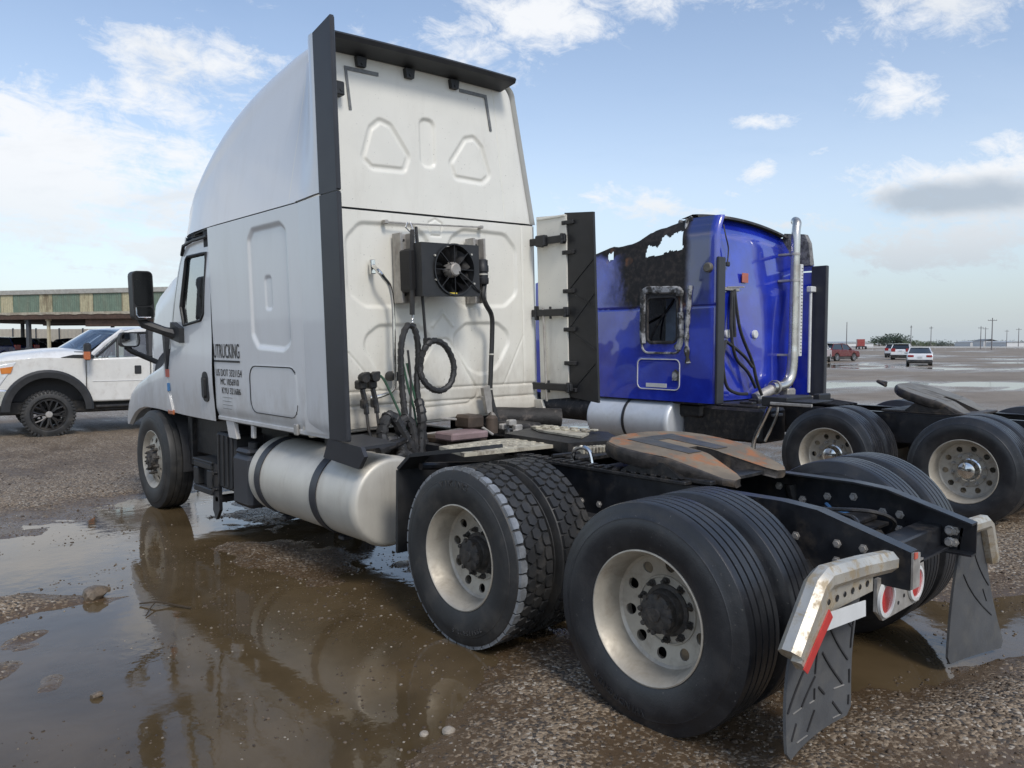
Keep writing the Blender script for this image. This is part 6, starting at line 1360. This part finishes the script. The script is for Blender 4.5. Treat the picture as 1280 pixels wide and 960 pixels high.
# cabin: roof, pillars, panes
hw0, hw1 = .93, .76
def cp(sx, y, z): return (sx*(hw0-(hw0-hw1)*(z-1.46)/.52), y, z)
rf = [];
for x_ in np.linspace(-1, 1, 9): rf.append([(x_*hw1*1.02, y, z-.05*x_**4) for y, z in ((-.80-.44*x_*x_,1.975),(-.95-.36*x_*x_,2.005),(-1.5,2.045),(-2.0,2.055),(-2.5,2.035),(-2.62,1.98))])
m = MB(); m.grid(rf, flip=True); m.grid([[(p[0], p[1], p[2]-.06) for p in r_] for r_ in rf])
for sx in (-1, 1):
    m.grid([[(sx*hw1*1.02,y,z-.05) for y, z in ((-1.24,1.975),(-1.5,2.045),(-2.0,2.055),(-2.62,1.98))],[cp(sx,y,z-.13) for y, z in ((-1.24,1.975),(-1.5,2.045),(-2.0,2.055),(-2.62,1.98))]], flip=sx > 0)
obj('roof', m, MAT['pw'], PU, smooth=45)
for sx in (-1, 1):
    m = MB(); m.tube([cp(sx,-.68,1.45), cp(sx,-.97,1.72), cp(sx,-1.28,1.96)], .042, 6); obj('pillar', m, MAT['pw'], PU)
    m = MB(); m.tube([cp(sx,-1.74,1.45), cp(sx,-1.76,1.97)], .075, 6); obj('pillar', m, MAT['interior'], PU)
    m = MB(); m.tube([cp(sx,-2.45,1.45), cp(sx,-2.55,1.97)], .06, 6); obj('pillar', m, MAT['pw'], PU)
    m = MB(); m.tube([cp(sx,-1.16,1.45), cp(sx,-1.18,1.80)], .022, 6); m.tube([cp(sx,-.80,1.455), cp(sx,-1.26,1.87), cp(sx,-1.4,1.905), cp(sx,-1.70,1.92)], .024, 6); obj('window_frame', m, MAT['black'], PU)
    m = MB(); m.add([cp(sx,-.72,1.46), cp(sx,-1.70,1.46), cp(sx,-1.72,1.93), cp(sx,-1.28,1.92)], [(0,1,2,3)]); obj('window_pane', m, MAT['glass'], PU, smooth=0)
    m = MB(); m.add([cp(sx,-1.80,1.46), cp(sx,-2.42,1.46), cp(sx,-2.50,1.93), cp(sx,-1.80,1.93)], [(0,1,2,3)]); obj('window_pane', m, MAT['dark_glass'], PU, smooth=0)
wsg = [[(x_*.90*(1-.18*v), -.10-.70*v-(.52-.08*v)*x_*x_, 1.52+.46*v) for x_ in np.linspace(-1, 1, 9)] for v in np.linspace(0, 1, 5)]
m = MB(); m.grid(wsg); obj('windscreen', m, MAT['windscreen'], PU)
m = MB(); m.box(-.9,.9,-.72,-.40,1.36,1.56,.05); m.box(-.88,.88,-2.5,-.6,.62,.9); m.tube([(-.42+.17*math.cos(a),-1.05-.08*math.sin(a),1.48+.16*math.sin(a)) for a in np.linspace(0,2*PI,20,False)], .016, 5, closed=True)
for sx in (-1, 1): m.box(sx*.45-.24,sx*.45+.24,-1.75,-1.52,1.0,1.68,.06); m.box(sx*.45-.12,sx*.45+.12,-1.74,-1.62,1.68,1.86,.04)
m.box(-.85,.85,-2.55,-2.35,1.0,1.62,.05); obj('interior', m, MAT['interior'], PU)
for sx in (-1, 1):
    m = MB(); m.box(sx*1.20-.09,sx*1.20+.09,-.68,-.56,1.40,1.72,.035); m.tube([(sx*.95,-.74,1.46),(sx*1.12,-.64,1.50)], .035, 6); o = obj('door_mirror', m, MAT['black'], PU)
    m = MB(); m.box(sx*1.20-.092,sx*1.20+.092,-.58,-.552,1.42,1.56,.01); m.box(sx*1.285-.012,sx*1.285+.012,-.66,-.56,1.41,1.56,.008); obj('turn_lamp', m, MAT['orange'], o)
m = MB(); m.prism([(-.60,1.435),(-.60,1.50),(-.42,1.50),(-.22,1.455)], 'x', -.985, -.90); obj('cowl_trim', m, MAT['black'], PU)
m = MB(); m.box(-1.0,-.90,-2.6,-.75,.50,.56,.02); m.tube([(-.9,-.9,.48),(-.9,-2.9,.48)], .04, 8); m.box(-.8,.8,-4.6,.9,.42,.66,.02); m.tube([(-.8,0,.47),(.8,0,.47)], .07, 8); m.tube([(-.8,-3.75,.47),(.8,-3.75,.47)], .09, 8); obj('chassis', m, MAT['grease'], PU)
for ya in (0, -3.75): m = MB(); m.prism([(ya-.62,.45),(ya+.62,.45),(ya+.62,1.28),(ya-.62,1.28)], 'x', -.74, .74); m.box(-.90,.90,ya-.60,ya+.60,1.12,1.285,.02); obj('arch_liner', m, MAT['interior'], PU)
_pt, _pm = car_wheel_mesh(.425, .31, 8, True); PW = (_pt, _pm.mesh('rim', [MAT['blackwheel']], 35))
m = MB(); m.lathe([(-.150,.0005),(-.150,.05),(-.14,.06)], 16); PC = m.mesh('hub_cap', [MAT['galv']], 30)
for sx in (-1, 1):
    for yc in (0, -3.75):
        o = obj('wheel', PW[1], None, PU, loc=(sx*.93, yc, .425), rot=(0,0,PI if sx > 0 else 0)); obj('tyre', PW[0], None, o); obj('hub_cap', PC, None, o)

# ---------------------------------------------------------------- shelter, fence wall
A0 = Vector((5.26,54.55,0)); A1 = Vector((10.3,45.99,0)); dv = (A1-A0).normalized(); nv = Vector((-dv.y, dv.x, 0)); nv = -nv if nv.y < 0 else nv      # nv points away from the camera
ang = math.atan2(dv.y, dv.x)
SH = thing('shelter', 'long open shelter with green and cream corrugated fascia behind the pickup', 'shelter', (A0.x, A0.y, 0), ang)
# local: x along fascia, y away from the camera (check sign), z up
sy = 1 if Vector((-math.sin(ang), math.cos(ang), 0)).dot(nv) > 0 else -1
MAT['fgreen'] = M_('faded_green_sheet', (.145,.20,.150), .55, vary=.15, vscale=3, dirt=(.22,.21,.15), dirt_amt=.45, dirt_scale=2, streak=True)
MAT['fcream'] = M_('stained_cream_sheet', (.44,.40,.26), .55, vary=.12, dirt=(.10,.065,.04), dirt_amt=.7, dirt_scale=2.2, streak=True, dirtmap=(.45,.65))
MAT['cap'] = M_('weathered_roof_sheet', (.40,.39,.35), .6, vary=.15, dirt=(.22,.19,.15), dirt_amt=.5)
MAT['soffit'] = M_('rusted_brown_soffit', (.085,.05,.035), .7, vary=.3, dirt=(.03,.025,.02), dirt_amt=.5)
MAT['band'] = M_('weathered_cream_band', (.40,.36,.28), .65, vary=.2, dirt=(.15,.09,.05), dirt_amt=.6, dirt_scale=2)
def corr(x0, x1, z0, z1, y, pitch=.16, amp=.02):
    m = MB(); xs = []; x = x0
    while x < x1-1e-6: xs += [(x,0),(min(x+pitch*.6, x1),0),(min(x+pitch*.7, x1),amp),(min(x+pitch*.9, x1),amp)]; x += pitch
    xs.append((x1,0)); m.grid([[(a, y-sy*b, z0),(a, y-sy*b, z1)] for a, b in xs], flip=sy < 0); return m
pos = -14.0; k = 0; PER = 3.05
while pos < 27:
    a = pos; b = pos+2.05
    obj('fascia_panel', corr(a, b-.006, 3.55, 4.62, 0), MAT['fgreen'], SH, smooth=0); obj('fascia_panel', corr(b, pos+PER-.006, 3.55, 4.62, 0), MAT['fcream'], SH, smooth=0); pos += PER
m = MB(); m.box(-14,27,-.10*sy,.3*sy,4.62,4.90,.02); obj('roof_edge', m, MAT['cap'], SH)
m = MB(); m.grid([[(x,-.06*sy,3.42+.03*math.sin(x*5)),(x,-.06*sy,3.56)] for x in np.linspace(-14,27,160)], flip=sy < 0); m.box(-14,27,-.05*sy,.1*sy,3.42,3.55); obj('lower_band', m, MAT['band'], SH)
m = MB(); m.box(-14,27,.1*sy,16*sy,3.30,3.42); m.box(-14,27,-.02*sy,.2*sy,3.14,3.42); m.box(-14,27,15.8*sy,16*sy,3.2,4.6); obj('soffit', m, MAT['soffit'], SH)
m = MB(); m.box(-14,27,-.05*sy,16*sy,4.66,4.8); obj('roof', m, MAT['cap'], SH)
m = MB(); m.box(6.5,27,.2*sy,.5*sy,2.70,3.30,.02); obj('rusted_beam', m, MAT['soffit'], SH)
for x, w_, mt in ((-12.5,.16,'gravel_post'),(-6.3,.16,'cream_post'),(2.0,.11,'gravel_post'),(3.6,.075,'cream_post'),(10.5,.18,'gravel_post'),(17,.16,'cream_post'),(24,.18,'gravel_post')):
    m = MB(); m.box(x-w_,x+w_,.25*sy,(.25+2*w_)*sy,-.1,3.2,.01); m.box(x-w_*1.5,x+w_*1.5,.2*sy,(.3+2*w_)*sy,3.05,3.2,.01); obj('post', m, MAT[mt], SH)
for x in (-12,-3,6,15,24): m = MB(); m.box(x-.1,x+.1,12*sy,12.2*sy,-.1,3.3); obj('post', m, MAT['gravel_post'], SH)
B0 = Vector((5.0,90,0)); B1 = Vector((20,71,0)); bd = (B1-B0).normalized(); ba = math.atan2(bd.y, bd.x); BL_ = (B1-B0).length
FN = thing('metal_fence', 'long beige sheet metal fence with posts behind the sheltered cars', 'fence', (B0.x, B0.y, 0), ba)
MAT['fence'] = M_('beige_sheet_fence', (.45,.41,.34), .6, vary=.06, dirt=(.3,.26,.21), dirt_amt=.4)
fp = None
for k in range(-8, 18):
    m = MB(); m.grid([[(k*2.4+a,-.02*(i % 2),.15),(k*2.4+a,-.02*(i % 2),3.0)] for i, a in enumerate(np.linspace(0,2.36,13))]); obj('fence_panel', m, MAT['fence'], FN, smooth=0)
    m = MB(); m.box(k*2.4-.05,k*2.4+.05,-.08,.04,-.1,3.08); obj('post', m, MAT['gravel_post'], FN)

# ---------------------------------------------------------------- far background
def tree(name, x, y, h_, w_, label, group, n=900, green=(.045,.065,.04), seed=0):
    rg = np.random.default_rng(seed); t = thing(name, label, 'tree' if h_ > 3 else 'bush', (x, y, gz(x, y)), rg.random()*6, group)
    m = MB(); m.tube([(0,0,-.2),(.05*w_,0,h_*.3),(0,.04*w_,h_*.6)], [h_*.035,h_*.025,h_*.012], 7)
    for k in range(5): a = k*1.26; m.tube([(0,0,h_*.22),(.25*w_*math.cos(a),.25*w_*math.sin(a),h_*.6)], [h_*.015,h_*.006], 5)
    obj('trunk', m, MAT['bark'], t)
    cl = [(rg.normal(0,.26)*w_, rg.normal(0,.26)*w_, h_*(.42+.38*rg.random()), (.16+.16*rg.random())*w_) for _ in range(15)]
    vs = []; fs = []
    for k in range(n):
        c = cl[k % 15]; d = rg.normal(size=3); d /= np.linalg.norm(d); r = c[3]*rg.random()**.4; p = np.array(c[:3])+d*r*np.array([1,1,.8]); p[2] = min(max(p[2], h_*.12), h_)
        u = rg.normal(size=3); u /= np.linalg.norm(u); v = np.cross(u, rg.normal(size=3)); v /= np.linalg.norm(v)+1e-9; s_ = h_*.055*(.6+rg.random())
        o = len(vs); vs += [tuple(p+u*s_), tuple(p+v*s_*.6), tuple(p-u*s_), tuple(p-v*s_*.6)]; fs.append((o,o+1,o+2,o+3))
    m = MB(); m.add(vs, fs); obj('crown', m, M_('foliage', green, .6, vary=.5, vscale=.8/h_*6) if ('fol', green) not in MAT else MAT[('fol', green)], t, smooth=0)
    return t
MAT['bark'] = M_('bark', (.06,.05,.04), .8)
for g_ in ((.055,.080,.055),(.10,.13,.06),(.07,.09,.07)): MAT[('fol', g_)] = M_('foliage', g_, .6, vary=.5, vscale=.6)
for i, (x, y, h_, w_, g_) in enumerate(((446,182,6.0,10,0),(466,185,7.6,13,0),(462,176,6.6,11,0),(449,165,3.8,8,1),(468,164,3.2,8,1),(430,182,3.0,7,1))):
    tree('shade_tree', x, y, h_, w_, ['left shoulder of the dark green tree clump beyond the far cars', 'tallest dark green tree in the middle of the far clump', 'right shoulder of the dark green tree clump beyond the far cars', 'yellowish green bush just right of the dark tree clump', 'smaller yellowish bush behind, farther right of the clump', 'low yellowish bush left of the dark tree clump'][i], 'trees in the far clump', green=((.055,.080,.055),(.10,.13,.06))[g_], seed=i)
vs = []; fs = []; rg = np.random.default_rng(5)
for i, u in enumerate(np.linspace(0, 1, 60)):
    x, y = 500+u*135+rg.normal()*8, 202-u*80+rg.normal()*6; h_ = 2.2+rg.random()*2.6; w_ = 5+rg.random()*6; g0 = gz(x, y)
    for k in range(130):
        p = np.array([x, y, g0+h_*.5])+rg.normal(size=3)*np.array([w_*.4, w_*.4, h_*.22]); p[2] = min(max(p[2], g0+.1), g0+h_); q = rg.normal(size=3); q /= np.linalg.norm(q); v = np.cross(q, rg.normal(size=3)); v /= np.linalg.norm(v)+1e-9
        o = len(vs); vs += [tuple(p+q*.35), tuple(p+v*.25), tuple(p-q*.35), tuple(p-v*.25)]; fs.append((o,o+1,o+2,o+3))
m = MB(); m.add(vs, fs); obj('tree_line', m, MAT[('fol', (.07,.09,.07))], None, smooth=0, kind='stuff')
POLE = thing('utility_pole', '', 'pole', (253.7,113.9,0)); m = MB(); m.tube([(0,0,-.5),(0,0,9)], [.17,.11], 8); obj('mast', m, MAT['polewood'] if 'polewood' in MAT else MAT.setdefault('polewood', M_('weathered_pole', (.16,.15,.15), .8)), POLE)
m = MB(); m.box(-1.1,1.1,-.06,.06,8.2,8.34); obj('crossarm', m, MAT['polewood'], POLE)
m = MB()
for x in (-1,-.4,.4,1): m.lathe([(8.34,.05),(8.55,.04),(8.55,.001)], 6, ax='z', c=(x,0,0))
obj('insulators', m, MAT['polewood'], POLE)
PL_ = [(253.7,113.9,1.0,'thin utility pole left of the red far truck'),(437.7,161.9,1.3,'faint pole just right of the dark tree clump'),(402.8,139.7,1.15,'faint utility pole right of the white sedan'),(286.5,83.7,.85,'short dark pole left of the tallest pole'),(467,134.8,1.2,'faint thin pole between the dark and the tallest pole'),(255.5,71.6,1.05,'tallest utility pole at the right, over the low roofs'),(376.5,96,.95,'utility pole with crossarm near the right edge'),(390,104,.9,'thin pole just left of the crossarm pole near the right edge')]
for i, (x, y, s_, lab) in enumerate(PL_):
    o = POLE if i == 0 else dup(POLE); o.location = (x, y, gz(x, y)); o.scale = (s_,)*3; o.rotation_euler = (0,0,.4+i*.3); props(o, lab, 'pole', 'utility poles on the horizon')
def shed(x, y, rz, L, w_, h_, lab, wall, roof_, cat='building', name='low_building'):
    t = thing(name, lab, cat, (x, y, gz(x, y)), rz); m = MB(); m.box(-L/2,L/2,-w_/2,w_/2,-.3,h_*.78); obj('wall', m, wall, t)
    m = MB(); m.prism([(-w_/2-.3,h_*.78),(w_/2+.3,h_*.78),(0,h_)], 'x', -L/2-.3, L/2+.3); obj('roof', m, roof_, t)
    for k in range(int(L//5)): m = MB(); m.box(-L/2+2+k*5,-L/2+3.6+k*5,-w_/2-.05,-w_/2+.05,h_*.25,h_*.6); obj('window', m, MAT['cglass'], t)
    return t
MAT['bw'] = M_('white_sheet_wall', (.62,.63,.63), .6, vary=.05); MAT['bg'] = M_('grey_sheet_roof', (.35,.37,.38), .6)
shed(316,146,.95,24,8,2.7,'long white low building behind the red sport utility', MAT['bw'], MAT['bg'])
shed(345,150,.8,14,8,2.5,'pale low building left of the red far truck', MAT['bw'], MAT['bg'])
shed(476,128,.9,16,10,3.4,'white low building near the right edge of the horizon', MAT['bw'], MAT['bg'])
shed(500,152,.9,14,10,3.6,'grey roofed low house at the horizon left of the poles', MAT['bw'], MAT['bg']); shed(488,141,.9,9,8,4.6,'small dark roofed house at the horizon beside the poles', MAT['bw'], MAT['frame'])
RTk = thing('red_truck', 'small red truck tractor far off left of the tree clump', 'truck', (247.2,106.3,gz(247.2,106.3)), -1.0)
MAT['cr2'] = car_paint('faded_red_truck_paint', (.30,.035,.03))
m = MB(); m.prism([(2.0,.9),(2.0,1.7),(3.4,1.6),(3.4,.9)], 'x', -.9, .9); m.box(-1.15,1.15,-.2,2.0,.8,3.2,.1); bevel(obj('cab', m, MAT['cr2'], RTk), .06, 2)
m = MB(); m.box(-1.05,1.05,1.95,2.04,1.9,2.8,.03); m.box(-1.16,1.16,.9,1.7,1.9,2.7,.02); obj('windows', m, MAT['cglass'], RTk)
m = MB(); m.box(-.45,.45,-4.2,3.2,.7,1.0); obj('chassis', m, MAT['frame'], RTk)
for sx in (-1,1):
    for yy in (2.6,-2.2,-3.5): o = obj('wheel', CW[1], None, RTk, loc=(sx*.95,yy,.5), rot=(0,0,PI if sx > 0 else 0)); o.scale = (1.5,)*3; obj('tyre', CW[0], None, o)
GR_ = thing('guard_rail', 'long low pale rail with posts at the far end of the gravel lot', 'rail', (300,80,0), math.atan2(120,-210)+PI)
MAT['railc'] = M_('pale_rail', (.42,.43,.43), .6)
m = MB(); m.box(-150,150,-.05,.05,.55,.95)
for k in range(-37, 38): m.box(k*4-.06,k*4+.06,.05,.15,-.3,.9)
obj('rail', m, MAT['railc'], GR_)
bpy.context.view_layer.update()
